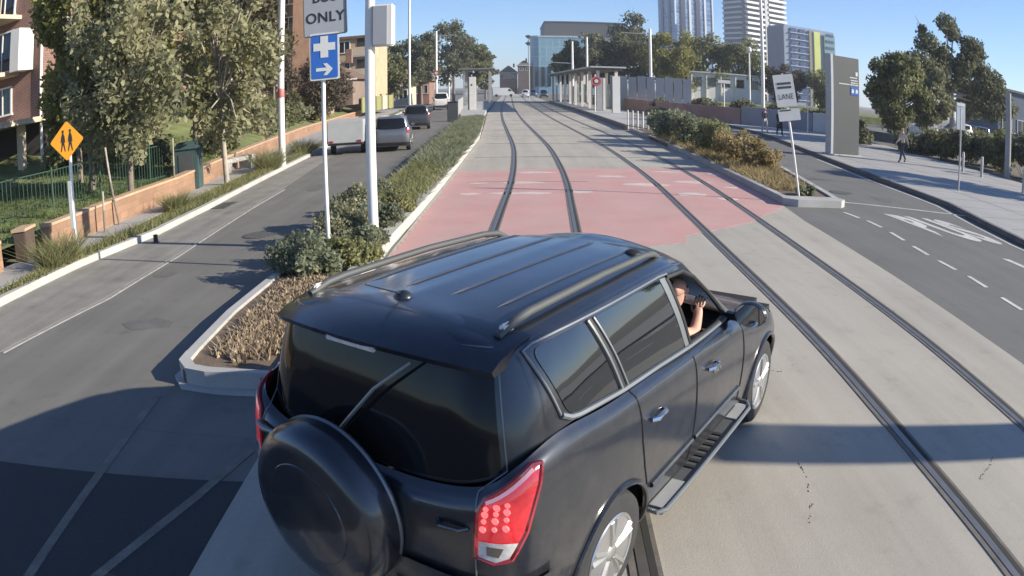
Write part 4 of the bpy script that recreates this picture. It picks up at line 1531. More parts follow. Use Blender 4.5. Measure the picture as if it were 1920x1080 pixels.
def driver():
    """seated at the right-hand wheel, leaning to the open window, one forearm raised"""
    t = thing('person', 'driver in a black top seen through the open front window of the dark off-roader', 'person', CAR.location, CAR.rotation_euler.z)
    J, B = {}, []
    J['pelvis'] = (.37, .98, .84, .14, .12)
    J['waist'] = (.39, 1.00, .97, .13, .11)
    J['chest'] = (.43, 1.12, 1.12, .14, .11)
    J['neckbase'] = (.49, 1.27, 1.23, .075, .065)
    J['neck'] = (.515, 1.33, 1.275, .052, .052)
    B += [('pelvis', 'waist'), ('waist', 'chest'), ('chest', 'neckbase'), ('neckbase', 'neck')]
    hc, hf = (.555, 1.42, 1.375), (.70, .70, -.06)
    head(J, B, hc, hf)
    J['rsh'] = (.605, 1.16, 1.17, .062, .062)
    J['relbow'] = (.715, 1.40, 1.10, .048, .048)
    J['rwrist'] = (.69, 1.53, 1.175, .034, .034)
    J['lsh'] = (.27, 1.18, 1.17, .066, .066)
    J['lelbow'] = (.20, 1.42, 1.04, .048, .048)
    J['lwrist'] = (.25, 1.56, 1.12, .03, .03)
    for p in 'rl':
        B += [('chest', p + 'sh'), (p + 'sh', p + 'elbow'), (p + 'elbow', p + 'wrist')]
    hand(J, B, J['rwrist'][:3], (.675, 1.60, 1.29), 1, 'r', (0, 0, 1), .009)
    hand(J, B, J['lwrist'][:3], (.29, 1.69, 1.18), -1, 'l', (0, 0, 1), .009)
    for q, p in ((.10, 'r'), (-.10, 'l')):
        J[p + 'hip'] = (.36 + q, .98, .80, .095, .09)
        J[p + 'knee'] = (.37 + q * 1.2, 1.42, .86, .065, .065)
        J[p + 'ankle'] = (.37 + q, 1.70, .50, .042, .042)
        J[p + 'toe'] = (.37 + q, 1.84, .47, .038, .03)
        B += [('pelvis', p + 'hip'), (p + 'hip', p + 'knee'), (p + 'knee', p + 'ankle'), (p + 'ankle', p + 'toe')]
    skin('body', J, B, skin_m, t)
    sel = lambda names, g: {a: (*J[a][:3], J[a][3] + g, J[a][4] + g) for a in names}
    tp = sel(['chest', 'pelvis', 'waist', 'neckbase', 'rsh', 'lsh'], .018)
    for p in 'rl':
        a, b = Vector(J[p + 'sh'][:3]), Vector(J[p + 'elbow'][:3])
        tp[p + 'sleeve'] = (*a.lerp(b, .6), .074, .074)
    skin('top', tp, [('pelvis', 'waist'), ('waist', 'chest'), ('chest', 'neckbase'), ('chest', 'rsh'), ('chest', 'lsh'), ('rsh', 'rsleeve'), ('lsh', 'lsleeve')], cloth_black, t)
    skin('trousers', sel(['pelvis', 'rhip', 'rknee', 'rankle', 'lhip', 'lknee', 'lankle'], .014), [('pelvis', 'rhip'), ('rhip', 'rknee'), ('rknee', 'rankle'), ('pelvis', 'lhip'), ('lhip', 'lknee'), ('lknee', 'lankle')], cloth_jean, t)
    face_parts(t, hc, hf, mat('hair_driver', (.055, .045, .04), .7))
    return t


driver()
walker('walking person in a cream top and dark trousers on the right footpath', (18.75, 30.6, .125), R(100), cloth_cream, cloth_jean, hair_m, .28)
walker('pedestrian in a dark jacket with pale trousers beside the low grey wall', (16.75, 46.3, .125), R(190), cloth_navy, mat('cloth_pale', (.42, .42, .44), .9, var=.1), hair_m, .2)
walker('pedestrian in a long black coat nearest the leaning lane sign', (17.05, 44.2, .125), R(185), cloth_black, cloth_black, hair_m, .2, .2, True, cloth_black)

# ------------------------------------------------------------------ poles and signs


def pole(name, label, cat, x, y, z0, z1, r0, r1, material, group=None, lean=0.0):
    t = thing(name, label, cat, (x, y, z0), 0, group)
    MB().tube([(0, 0, 0), (lean * .5, 0, (z1 - z0) * .5), (lean, 0, z1 - z0)], [r0, (r0 + r1) / 2, r1], 14).build('shaft', material, t, True)
    return t


def plate(w, h, th=0.012, r=0.03):
    p = rounded([(-w / 2, -h / 2), (w / 2, -h / 2), (w / 2, h / 2), (-w / 2, h / 2)], r, 4)
    mb = MB()
    n = len(p)
    mb.add([(x, 0, z) for x, z in p] + [(x, th, z) for x, z in p], [tuple(range(n)), tuple(range(2 * n - 1, n - 1, -1))] + [(i, n + i, n + (i + 1) % n, (i + 1) % n) for i in range(n)])
    return mb


def flat(poly, y):
    return MB().add([(p[0], y, p[1]) for p in poly] + [(p[0], y + .004, p[1]) for p in poly],
                    [tuple(range(len(poly))), tuple(range(2 * len(poly) - 1, len(poly) - 1, -1))] + [(i, len(poly) + i, len(poly) + (i + 1) % len(poly), (i + 1) % len(poly)) for i in range(len(poly))])


def holder(parent, name, loc, rz=0, ry=0):
    o = bpy.data.objects.new(name, None)
    COL.objects.link(o)
    o.parent = parent
    o.location = loc
    o.rotation_euler = (0, ry, rz)
    return o


# the ONLY / hospital sign post
t = pole('sign_post', 'slim white post with an ONLY sign above a blue hospital sign', 'sign post', -2.72, 10.56, .15, 4.45, .032, .032, white_paint)
s = plate(.66, .78).build('only_sign', sign_grey, t)
s.location = (.03, -.05, 3.78)
s.rotation_euler = (0, R(-2.5), R(4))
fr = rounded([(-.325, -.385), (.325, -.385), (.325, .385), (-.325, .385)], .035, 4)
MB().tube([(x, -.004, z) for x, z in fr] + [(fr[0][0], -.004, fr[0][1])], .010, 6).build('sign_border', dark_grey, s)
text_mesh('ONLY', .215, 'sign_lettering', black_paint, s, lambda p: (p.x * .98, -.005, p.y * 1.05 - .11), 0, 1.08)
text_mesh('BUS', .215, 'sign_lettering', black_paint, s, lambda p: (p.x * .98, -.005, p.y * 1.05 + .21), 0, 1.08)
s = plate(.45, .72).build('hospital_sign', sign_white, t)
s.location = (.03, -.055, 3.07)
s.rotation_euler = (0, R(-1), R(4))
flat(rounded([(-.20, -.335), (.20, -.335), (.20, .335), (-.20, .335)], .03), -.005).build('blue_face', blue_sign, s)
a, b, zc = .058, .165, .145
flat([(-a, zc - b), (a, zc - b), (a, zc - a), (b, zc - a), (b, zc + a), (a, zc + a), (a, zc + b), (-a, zc + b), (-a, zc + a), (-b, zc + a), (-b, zc - a), (-a, zc - a)], -.010).build('white_cross', sign_white, s)
flat([(-.13, -.225), (.03, -.225), (-.02, -.29), (.04, -.29), (.125, -.20), (.04, -.11), (-.02, -.11), (.03, -.175), (-.13, -.175)], -.010).build('white_arrow', sign_white, s)

# big white pole with a grey box, standing in the shrubs
t = pole('light_pole', 'thick white pole with a pale box at its top, rising from the median shrubs', 'pole', -2.27, 11.89, .15, 7.2, .085, .075, white_paint)
MB().lathe([(.13, 0), (.13, .03), (.10, .05)], (0, 0, 0), 'z', 16).build('base_collar', galv, t)
b = MB().box((.235, .02, 3.60), (.33, .26, .72)).build('box', white_paint, t, bevel=.02)
MB().box((.19, -.113, 3.60), (.23, .008, .66)).build('grey_door', sign_grey, b)
MB().box((.08, 0, 3.45), (.06, .1, .05)).build('bracket', galv, t)
MB().box((.08, 0, 3.8), (.06, .1, .05)).build('bracket', galv, t)

# yellow pedestrian warning sign
t = pole('warning_sign', 'yellow diamond sign with two walking figures on a white post', 'sign', -8.5, 11.79, .11, 2.62, .036, .036, white_paint)
MB().box((-.03, -.05, 1.0), (.10, .02, .95)).build('post_sleeve', white_paint, t, bevel=.005)
s = MB()
d = .40
pr_ = rounded([(0, -d), (d, 0), (0, d), (-d, 0)], .05)
n = len(pr_)
s.add([(x, 0, z) for x, z in pr_] + [(x, .012, z) for x, z in pr_], [tuple(range(n)), tuple(range(2 * n - 1, n - 1, -1))] + [(i, n + i, n + (i + 1) % n, (i + 1) % n) for i in range(n)])
so = s.build('diamond', yellow_sign, t)
so.location = (-.04, -.06, 2.27)
so.rotation_euler = (0, 0, R(22))
for ox in (-.085, .085):
    q = [(0, .17), (.025, .16), (.03, .13), (.05, .10), (.07, -.02), (.055, -.03), (.04, .04), (.04, -.04), (.075, -.20), (.05, -.205), (.0, -.06), (-.055, -.205), (-.08, -.20), (-.04, -.03), (-.045, .04), (-.06, -.03), (-.075, -.02), (-.05, .10), (-.03, .13), (-.025, .16)]
    flat([(x * .75 + ox, z * 1.0 + .0) for x, z in q][::-1], -.005).build('walking_figure', black_paint, so)
    MB().lathe([(.005, -.004), (.028, -.004), (.028, -.001)], (ox, -.002, .195), 'y', 14).build('figure_head', black_paint, so)

# white tram pole on the verge
t = pole('tram_pole', 'white pole with a red band standing on the grassy verge', 'pole', -8.2, 25.48, .11, 8.5, .13, .12, white_paint)
MB().lathe([(.131, 2.55), (.134, 2.56), (.134, 2.88), (.131, 2.89)], (0, 0, 0), 'z', 16).build('red_band', mat('red_faded', (.5, .16, .15), .6), t, True)
# leaning LANE sign
t = thing('lane_sign', 'leaning white lane sign on a thin post at the tip of the right median', 'sign', (7.22, 17.16, .14), R(2))
t.rotation_euler = (0, R(-9.5), R(-6))
MB().tube([(0, 0, 0), (0, 0, 3.05)], .032, 12).build('shaft', white_paint, t, True)
s = plate(.55, .82, .012, .04).build('sign_panel', sign_white, t)
s.location = (0, -.045, 2.72)
for zz in (.18, .08):
    flat([(-.19, zz - .03), (.19, zz - .03), (.19, zz + .03), (-.19, zz + .03)], -.005).build('dark_line', dark_grey, s)
text_mesh('LANE', .17, 'sign_lettering', dark_grey, s, lambda p: (p.x * .95, -.005, p.y * 1.15 - .16), 0, 1.1)
s = plate(.60, .30, .012, .02).build('lower_panel', sign_white, t)
s.location = (.02, -.045, 2.10)
flat([(-.24, .10), (.06, .10), (.06, .135), (-.24, .135)], -.005).build('dark_line', dark_grey, s)
MB().tube([(-.02, -.02, 3.05), (0, -.02, 3.16)], .018, 6).build('post_cap', galv, t)

# bus stop sign, bollards, post on the right footpath
t = pole('bus_stop_sign', 'pale bus stop flag on a thin grey post on the right footpath', 'sign', 15.64, 21.06, .125, 3.3, .034, .034, galv)
MB().box((.0, 0, 2.66), (.46, .05, .98), R(0)).build('flag_panel', mat('flag_grey', (.40, .43, .46), .5), t, bevel=.012)
MB().box((-.005, -.01, 3.08), (.42, .06, .10), R(0)).build('flag_header', sign_white, t)
for i, (x, y, lab) in enumerate([(21.89, 29.15, 'pale bollard just right of the bus stop post'), (21.92, 27.42, 'pale bollard in the middle of the row, in the tree shade'), (20.75, 22.56, 'pale bollard at the right edge of the picture')]):
    t = thing('bollard', lab, 'bollard', (x, y, .125), 0, 'pale bollards on the right footpath')
    MB().lathe([(.075, 0), (.075, .90), (.062, .96), (.02, .985)], (0, 0, 0), 'z', 16).build('post', galv, t, True)
    MB().lathe([(.077, .78), (.077, .85)], (0, 0, 0), 'z', 16).build('reflector_band', sign_white, t, True)
    MB().lathe([(.11, 0), (.11, .02)], (0, 0, 0), 'z', 16).build('base_plate', galv, t)
pole('shade_pole', 'stout grey pole in front of the hedge at the right edge', 'pole', 25.1, 28.87, .125, 4.5, .20, .17, mat('pole_grey', (.30, .30, .31), .7, var=.1))
t = thing('red_sign', 'small red and white sign at the right edge behind the bollards', 'sign', (25.4, 27.3, .125))
MB().tube([(0, 0, 0), (0, 0, 2.2)], .04, 8).build('shaft', galv, t)
MB().box((0, -.05, 1.9), (.9, .04, .62), R(20)).build('red_face', red_paint, t, bevel=.01)
MB().box((-.01, -.085, 1.92), (.6, .02, .1), R(20)).box((-.01, -.085, 1.74), (.5, .02, .08), R(20)).build('white_stripes', sign_white, t)

# the hospital totem
t = thing('totem_sign', 'tall dark grey totem with a blue panel and small white lettering', 'totem', (14.9, 31.7, .125), R(10))
MB().box((.10, .10, 2.45), (.16, .50, 4.9)).build('pale_edge', mat('totem_edge', (.42, .44, .46), .5, var=.06), t, bevel=.01)
b = MB().box((1.05, .12, 2.46), (1.74, .36, 4.78)).build('dark_panel', mat('totem_grey', (.075, .078, .08), .55, var=.06, scale=1), t, bevel=.015)
MB().box((1.60, -.068, 3.20), (.52, .02, .40)).build('blue_panel', mat('totem_blue', (.03, .11, .42), .4), b)
for x in (1.47, 1.73):
    flat([(x - .08, 3.10), (x + .07, 3.10), (x + .08, 3.24), (x + .02, 3.30), (x - .06, 3.28)], -.085).build('icon', sign_white, b)
MB().box((1.75, -.068, 4.06), (.14, .016, .2)).build('emblem', sign_white, b)
for i, (x0, x1, z) in enumerate([(1.30, 1.84, 3.86), (1.36, 1.84, 3.72), (1.36, 1.84, 3.60), (.60, 1.84, 3.50)]):
    m_ = MB()
    x = x0
    rg = random.Random(i)
    while x < x1 - .05:
        w = rg.uniform(.05, .14)
        m_.box((min(x + w / 2, x1), -.066, z), (w, .012, .055))
        x += w + .025
    m_.build('lettering_line', sign_white, b)
MB().box((.95, .12, .03), (2.1, .7, .06)).build('plinth', concrete_pale, t)

# street furniture farther on


def tram_pole(label, x, y, h, r=.14, arm=None, sign=None, name='tram_pole'):
    t = pole(name, label, 'pole', x, y, 0, h, r, r * .85, white_paint, 'tall white tram line poles')
    if arm:
        MB().tube([(0, 0, arm[1]), (arm[0], 0, arm[1] + .1)], .05, 8).build('arm', galv, t)
    if sign:
        d = MB().lathe([(.02, -.03), (.42, -.03), (.42, .03), (.02, .03)], (0, -.22, sign), 'y', 24).build('red_disc', red_paint, t)
        MB().lathe([(.30, -.045), (.24, -.045), (.24, -.035), (.30, -.035)], (0, -.22, sign), 'y', 24).build('white_ring', sign_white, d)
        MB().box((0, -.27, sign), (.30, .02, .12)).build('white_bar', sign_white, d)
        MB().box((0, -.1, sign - .75), (.28, .25, .4)).build('signal_head', black_paint, t)
    return t


tram_pole('tall slim white pole behind the box pole, cut by the top', -12.75, 94, 16, .17)
tram_pole('white pole with a red disc, left and nearer one of the pair', -10.88, 110, 11.5, .19, (3, 10.7), 4.95)
tram_pole('white pole with a red disc, right and farther one of the pair', -10.69, 130, 11.7, .20, None, 5.3)
tram_pole('white tram pole rising behind the shelter roof, the left one with an arm', 8.4, 100, 9.0, .16, (-3.5, 5.9))
tram_pole('white tram pole rising behind the shelter roof, the right and taller one', 10.38, 100, 9.65, .16)
tram_pole('white pole standing alone in front of the big dark trees', 19.15, 100, 11.2, .22, (-4, 10.4))
tram_pole('very tall white pole in front of the banded tower', 22.25, 62, 13.5, .17)
t = pole('street_lamp', 'shorter lamp post left of the very tall white pole', 'street lamp', 30.4, 90, 1, 8.3, .14, .10, white_paint)
MB().lathe([(.1, 7.2), (.35, 7.4), (.35, 7.8), (.15, 8.0)], (0, 0, 0), 'z', 12).build('lantern', sign_white, t, True)
t = pole('signal_mast', 'thin mast with dark camera heads against the sky left of the glass building', 'mast', 3.85, 150, 0, 13.5, .11, .09, galv)
for z in (11.6, 13.1):
    MB().box((-.1, 0, z), (.7, .5, .7)).box((-.5, 0, z + .1), (.4, .3, .35)).build('camera_head', dark_grey, t, bevel=.06)
t = pole('parking_sign', 'thin white sign post between the leaning lane sign and the totem', 'sign', 22.5, 52, .125, 3.4, .045, .045, white_paint)
MB().box((-.2, -.06, 3.1), (.5, .02, .5)).build('sign_face', sign_white, t)
t = pole('white_t_sign', 'small white T shaped sign in front of the pale terraces', 'sign', 17.9, 60, .1, 3.6, .05, .05, white_paint)
MB().box((0, -.06, 3.5), (1.1, .04, .28)).build('sign_face', sign_white, t)

# tram stop on the right: canopy on posts, glass screens, red disc
t = thing('tram_shelter', 'tram stop shelter with a long flat pale canopy on many posts', 'shelter', (9.0, 97, .27), R(2))
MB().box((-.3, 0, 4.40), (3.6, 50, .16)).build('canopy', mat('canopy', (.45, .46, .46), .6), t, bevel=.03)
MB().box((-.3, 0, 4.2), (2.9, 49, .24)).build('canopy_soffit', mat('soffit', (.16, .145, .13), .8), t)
for i in range(9):
    MB().box((-1.2, -24 + i * 6, 2.1), (.28, .28, 4.1)).build('post', white_paint, t)
    MB().box((.8, -23 + i * 6, 2.1), (.3, .4, 4.1)).build('post', mat('post_brown', (.28, .24, .21), .7) if i % 2 else white_paint, t)
    if i < 8:
        MB().box((.2, -21 + i * 6, 1.5), (.05, 3.0, 2.4)).build('glass_screen', mat('screen_glass', (.12, .14, .14), .1, spec=.7), t)
t = thing('information_board', 'white information board at the near end of the right tram stop', 'information board', (9.5, 66.5, .27))
MB().box((0, 0, 1.7), (.75, .18, 3.4)).build('panel', white_paint, t, bevel=.02)
MB().box((-.35, -.02, 1.7), (.06, .2, 3.4)).build('panel_edge', dark_grey, t)
t = thing('information_board', 'brown and white board standing behind the red disc', 'information board', (8.75, 71.5, .27))
MB().box((0, 0, 1.65), (.9, .2, 3.3)).build('panel', galv, t, bevel=.02)
MB().box((.30, -.11, 1.65), (.2, .02, 3.2)).build('panel_strip', white_paint, t)
t = thing('stop_disc', 'red round tram sign on a white post at the right stop', 'sign', (8.0, 70, .27))
MB().tube([(0, 0, 0), (0, 0, 3.6)], .06, 8).build('shaft', white_paint, t)
d = MB().lathe([(.02, -.05), (.50, -.05), (.50, .05), (.02, .05)], (.12, -.12, 2.95), 'y', 8).build('red_disc', mat('red_soft', (.5, .09, .10), .6), t)
MB().lathe([(.28, -.065), (.20, -.065), (.20, -.055), (.28, -.055)], (.12, -.12, 2.95), 'y', 20).build('white_ring', sign_white, d)

t = thing('platform_railing', 'grey hoop railing at the near end of the right platform', 'railing', (7.35, 46.2, .0), math.atan2(-6.3, 1.5))
L = 6.4
for i in range(9):
    MB().tube([(i * L / 8, 0, 0), (i * L / 8, 0, 1.25)], .05, 8).build('post', white_paint, t)
m_ = MB()
m_.tube([(0, 0, 1.25), (L, 0, 1.25)], .035, 8).tube([(0, 0, .2), (L, 0, .2)], .025, 8)
for i in range(32):
    m_.tube([(i * L / 32, 0, .2), (i * L / 32, 0, 1.25)], .014, 5)
m_.build('rails', dark_grey, t)

# tram stop on the left
t = thing('stop_totem', 'white totem board with a dark edge at the left tram stop', 'totem', (-3.85, 75, .27))
MB().box((.08, 0, 1.72), (.68, .22, 3.44)).build('white_panel', white_paint, t, bevel=.02)
MB().box((-.33, 0, 1.72), (.14, .26, 3.44)).build('dark_edge', dark_grey, t)
MB().box((0, -.12, 2.6), (.14, .02, .16)).build('emblem', black_paint, t)
t = thing('stop_shelter', 'flat roofed shelter behind the white totem on the left', 'shelter', (-4.2, 98, .27))
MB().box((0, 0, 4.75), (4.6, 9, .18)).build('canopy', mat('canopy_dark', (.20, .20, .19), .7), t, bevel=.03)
for x in (-1.6, 1.6):
    for y in (-4, 0, 4):
        MB().box((x, y, 2.3), (.2, .2, 4.7)).build('post', galv, t)
MB().box((-1.5, 0, 1.4), (.06, 8, 2.4)).build('glass_screen', MATS['screen_glass'], t)
t = thing('stop_railing', 'grey railing with posts along the left tram stop and the lane', 'railing', (-4.1, 57, .0), math.atan2(30, -1.4))
for i in range(13):
    MB().tube([(i * 2.4, 0, 0), (i * 2.4, 0, 1.5)], .04, 8).build('post', galv, t)
m_ = MB()
m_.tube([(0, 0, 1.5), (28.8, 0, 1.5)], .04, 8).tube([(0, 0, .3), (28.8, 0, .3)], .03, 8)
for i in range(1, 80):
    m_.tube([(i * .36, 0, .3), (i * .36, 0, 1.5)], .018, 5)
m_.build('rails', galv, t)
t = thing('kerb_bin', 'dark grey box at the near end of the left stop', 'bin', (-4.35, 56.4, 0))
MB().box((0, 0, .75), (.8, .6, 1.5)).build('box_body', dark_grey, t, bevel=.03)
MB().box((0, 0, 1.53), (.86, .66, .06)).build('lid', black_paint, t)

# ------------------------------------------------------------------ walls and fences at the left
t = thing('garden_wall', 'low orange stone wall along the left footpath, nearer than the dark gatepost', 'wall')
MB().ribbon(WALL[:2], .28, -.1, .66).build('stone_wall', sandstone, t)
MB().ribbon(WALL[:2], .33, .66, .72).build('coping', mat('coping', (.46, .31, .2), .85, var=.15, scale=3), t)
t = thing('garden_wall', 'long low orange stone wall running from the gatepost into the distance', 'wall')
W2 = [(-9.66, 12.1)] + WALL[2:]
MB().ribbon(W2, .28, -.1, .66).build('stone_wall', sandstone, t)
MB().ribbon(W2, .33, .66, .72).build('coping', MATS['coping'], t)
t = thing('gate_post', 'dark brown gatepost in the gap of the low stone wall', 'gatepost', (-9.85, 11.5, .1), R(10))
MB().box((0, 0, .32), (.34, .5, .64)).build('post_body', mat('post_dark', (.09, .06, .045), .9), t, bevel=.02)
MB().box((0, 0, .67), (.4, .56, .06)).build('cap', MATS['coping'], t)


def rail_fence(label, pts, h, step, material):
    t = thing('garden_fence', label, 'fence')
    rs = MB()
    for (a, b) in zip(pts[:-1], pts[1:]):
        a, b = Vector(a), Vector(b)
        n = int((b - a).length / step)
        for i in range(n):
            q = a.lerp(b, i / n)
            k_ = (MB() if i % 18 == 0 else rs).tube([q, q + Vector((0, 0, h * (1.08 if i % 18 == 0 else 1)))], .035 if i % 18 == 0 else .011, 5)
            if i % 18 == 0:
                k_.build('post', material, t)
        rs.tube([a + Vector((0, 0, h)), b + Vector((0, 0, h))], .018, 5).tube([a + Vector((0, 0, .12)), b + Vector((0, 0, .12))], .018, 5)
    rs.build('bars', material, t)
    return t


rail_fence('dark green bar fence on the lawn behind the yellow sign', [(-16.5, 12.2, .6), (-12.7, 13.6, .5), (-11.7, 15.2, .5), (-11.4, 17.4, .5), (-10.7, 20.5, .5)], 1.1, .13, green_metal)
t = thing('utility_cabinet', 'dark green cabinet with a sloping lid beside the footpath trees', 'cabinet', (-9.95, 20.8, .12), R(8))
MB().box((0, 0, .62), (.85, .6, 1.24)).build('cabinet_body', cabinet_m, t, bevel=.03)
MB().box((0, 0, 1.36), (1.0, .72, .24), taper=.6).build('lid', cabinet_m, t, bevel=.03)
MB().box((.0, -.31, .65), (.5, .015, .9)).build('door_panel', dark_grey, t)
t = thing('concrete_bench', 'long pale concrete block seat beside the white tram pole', 'bench', (-10.0, 25.2, .12), R(78))
MB().box((0, 0, .42), (2.2, .5, .16)).build('seat', concrete_pale, t, bevel=.02)
MB().box((-.7, 0, .17), (.3, .4, .34)).build('leg', concrete_pale, t)
MB().box((.7, 0, .17), (.3, .4, .34)).build('leg', concrete_pale, t)
for x, y, a, lab in [(-9.25, 14.9, -.30, 'dark leaning tree stake nearest the yellow sign'), (-9.45, 18.7, .0, 'upright pale topped tree stake in front of the green cabinet'), (-9.15, 14.0, .03, 'short dark stake at the foot of the low wall')]:
    t = thing('tree_stake', lab, 'stake', (x, y, .1), 0, 'wooden tree stakes on the footpath')
    h = 1.9 if a else 1.75
    h = .95 if a == .03 else h
    MB().tube([(0, 0, 0), (a * .6, 0, h * .55)], .03, 8).build('lower_stake', bark, t)
    MB().tube([(a * .6, 0, h * .55), (a, 0, h)], .027, 8).build('upper_stake', bark_pale, t)
t = thing('kerb_stub', 'small black stub standing on the gutter', 'marker', (-7.2, 13.1, 0))
MB().lathe([(.06, 0), (.05, .14), (.06, .16), (.02, .17)], (0, 0, 0), 'z', 10).build('stub', black_paint, t, True)
MB().lathe([(.09, 0), (.09, .015)], (0, 0, 0), 'z', 10).build('base', dark_grey, t)

# ------------------------------------------------------------------ buildings


def window(parent, x0, x1, z0, z1, y, axis='y', frame=None, sgn=1):
    """a glazed opening with a frame; axis y: in a wall facing -y at y, axis x: in a wall facing +x at x"""
    w, h = x1 - x0, z1 - z0
    if axis == 'y':
        f = MB().box(((x0 + x1) / 2, y - .03, z1), (w + .12, .10, .08)).box(((x0 + x1) / 2, y - .05, z0), (w + .2, .14, .08))
        f.box((x0, y - .03, (z0 + z1) / 2), (.08, .10, h)).box((x1, y - .03, (z0 + z1) / 2), (.08, .10, h)).box(((x0 + x1) / 2, y - .028, (z0 + z1) / 2), (.06, .08, h))
        o = f.build('window', frame or white_paint, parent)
        MB().box(((x0 + x1) / 2, y - .01, (z0 + z1) / 2), (w, .03, h)).build('pane', glass_dark, o)
    else:
        f = MB().box((y + .03, (x0 + x1) / 2, z1), (.10, w + .12, .08)).box((y + .05, (x0 + x1) / 2, z0), (.14, w + .2, .08))
        f.box((y + .03, x0, (z0 + z1) / 2), (.10, .08, h)).box((y + .03, x1, (z0 + z1) / 2), (.10, .08, h)).box((y + .028, (x0 + x1) / 2, (z0 + z1) / 2), (.08, .06, h))
        o = f.build('window', frame or white_paint, parent)
        MB().box((y + .01, (x0 + x1) / 2, (z0 + z1) / 2), (.03, w, h)).build('pane', glass_dark, o)
    return o


def balcony(parent, x0, x1, y, z, depth, mat_bal, h=.95, axis='y', slab=None, bars=False):
    if axis == 'y':
        s_ = MB().box(((x0 + x1) / 2, y - depth / 2, z), (x1 - x0, depth, .18)).build('balcony', slab or concrete_pale, parent)
        m_ = MB()
        if bars:
            n = int((x1 - x0) / .13)
            for i in range(n + 1):
                m_.box((x0 + .04 + i * (x1 - x0 - .08) / n, y - depth + .05, z + .09 + h / 2), (.05, .05, h))
            m_.box(((x0 + x1) / 2, y - depth + .05, z + .13 + h), (x1 - x0, .09, .08))
        else:
            m_.box(((x0 + x1) / 2, y - depth + .05, z + .09 + h / 2), (x1 - x0, .09, h))
        m_.build('balustrade', mat_bal, s_)
    else:
        s_ = MB().box((y + depth / 2, (x0 + x1) / 2, z), (depth, x1 - x0, .18)).build('balcony', slab or concrete_pale, parent)
        m_ = MB()
        if bars:
            n = int((x1 - x0) / .16)
            for i in range(n + 1):
                m_.box((y + depth - .05, x0 + .04 + i * (x1 - x0 - .08) / n, z + .09 + h / 2), (.05, .05, h))
            m_.box((y + depth - .05, (x0 + x1) / 2, z + .13 + h), (.09, x1 - x0, .08))
        else:
            m_.box((y + depth - .05, (x0 + x1) / 2, z + .09 + h / 2), (.09, x1 - x0, h))
        m_.build('balustrade', mat_bal, s_)
    return s_


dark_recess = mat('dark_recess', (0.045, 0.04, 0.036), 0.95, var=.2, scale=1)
# red brick flats at the left edge
b = thing('apartment_building', 'red brick flats with cream balconies over a dark undercroft at the left edge', 'apartment building', (0, 0, 0))
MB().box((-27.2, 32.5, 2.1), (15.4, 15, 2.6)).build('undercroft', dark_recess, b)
MB().box((-27.0, 32.0, 7.4), (16, 16, 8.2)).build('wall', brick_red, b)
MB().box((-27.0, 32.0, 11.6), (17.6, 17.6, .25)).build('eaves', mat('eaves', (.05, .045, .045), .8), b)
MB().box((-27.0, 30.0, 3.22), (16.6, 18.6, .22)).build('floor_slab', render_cream, b)
for x in (-19.6, -22.8, -26, -29.2):
    MB().box((x, 23.2, 2.0), (.32, .32, 2.4)).build('pillar', render_cream, b)
for k, z in enumerate((5.4, 7.9)):
    balcony(b, -34.6, -20.4, 24, z, 1.7, render_cream, .85, 'y', render_cream, True)
    for i in range(5):
        window(b, -22.3 - i * 2.8, -20.9 - i * 2.8, z + .2, z + 2.0, 24)
for i in range(5):
    window(b, -22.1 - i * 2.8, -20.9 - i * 2.8, 3.7, 4.9, 24)
for i in range(4):
    for z in (3.9, 6.2, 8.7):
        window(b, 26 + i * 3.4, 27.5 + i * 3.4, z, z + 1.4, -19, 'x')
MB().box((-19.75, 23.4, 6.3), (.55, 1.2, 1.8)).build('white_screen', render_white, b)
MB().tube([(-18.9, 23.9, 1.2), (-18.9, 23.9, 11)], .07, 8).build('downpipe', white_paint, b)

# cream and brick flats with stacked balconies behind the trees
b = thing('apartment_building', 'cream and brown brick flats with five rows of balconies behind the street trees', 'apartment building')
MB().box((-24.6, 58, 9.0), (10.4, 18, 15)).build('wall', brickmat('brick_buff', (.42, .30, .20), (.36, .25, .17), (.4, .35, .3)), b)
MB().box((-24.6, 58, 16.6), (11.2, 18.8, .3)).build('roof', roof_tile, b)
for k in range(5):
    z = 3.4 + k * 2.7
    for i in range(3):
        x0 = -29.4 + i * 3.5
        balcony(b, x0, x0 + 2.9, 49, z, 1.5, render_cream, .9, 'y', render_cream)
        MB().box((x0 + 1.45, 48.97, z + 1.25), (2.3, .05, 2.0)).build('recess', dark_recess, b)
        window(b, x0 + .5, x0 + 1.7, z + .3, z + 2.0, 48.93)
    for i in range(4):
        window(b, 51 + i * 3.8, 52.6 + i * 3.8, z + .6, z + 2.0, -19.4, 'x')
for i in range(4):
    MB().box((-29.5 + i * 3.45, 47.5, 9.3), (.34, .34, 13.2)).build('column', render_cream, b)

# orange brick tower and the brown block attached
b = thing('apartment_building', 'plain orange brick stair tower beside the white tram pole', 'apartment building')
MB().box((-17.0, 62.5, 8.6), (2.5, 5, 16)).build('wall', brick_orange, b)
MB().box((-19.0, 63.2, 8.4), (1.45, 4, 15.4)).build('brown_bay', brickmat('brick_brown', (.19, .13, .10), (.15, .10, .08), (.25, .22, .2)), b)
for k in range(5):
    window(b, -19.5, -18.5, 3 + k * 2.7, 4.5 + k * 2.7, 61.2)
MB().box((-17.5, 62.6, 16.7), (4.2, 5.6, .3)).build('parapet', concrete_pale, b)
b = thing('apartment_building', 'yellow brick block with balconies just right of the hospital sign', 'apartment building')
MB().box((-16.6, 82, 4.6), (4.6, 8, 8.2)).build('wall', brickmat('brick_yellow', (.50, .36, .20), (.44, .31, .18), (.45, .4, .33)), b)
MB().box((-16.6, 82, 8.8), (5.2, 8.6, .3)).build('roof', roof_tile, b)
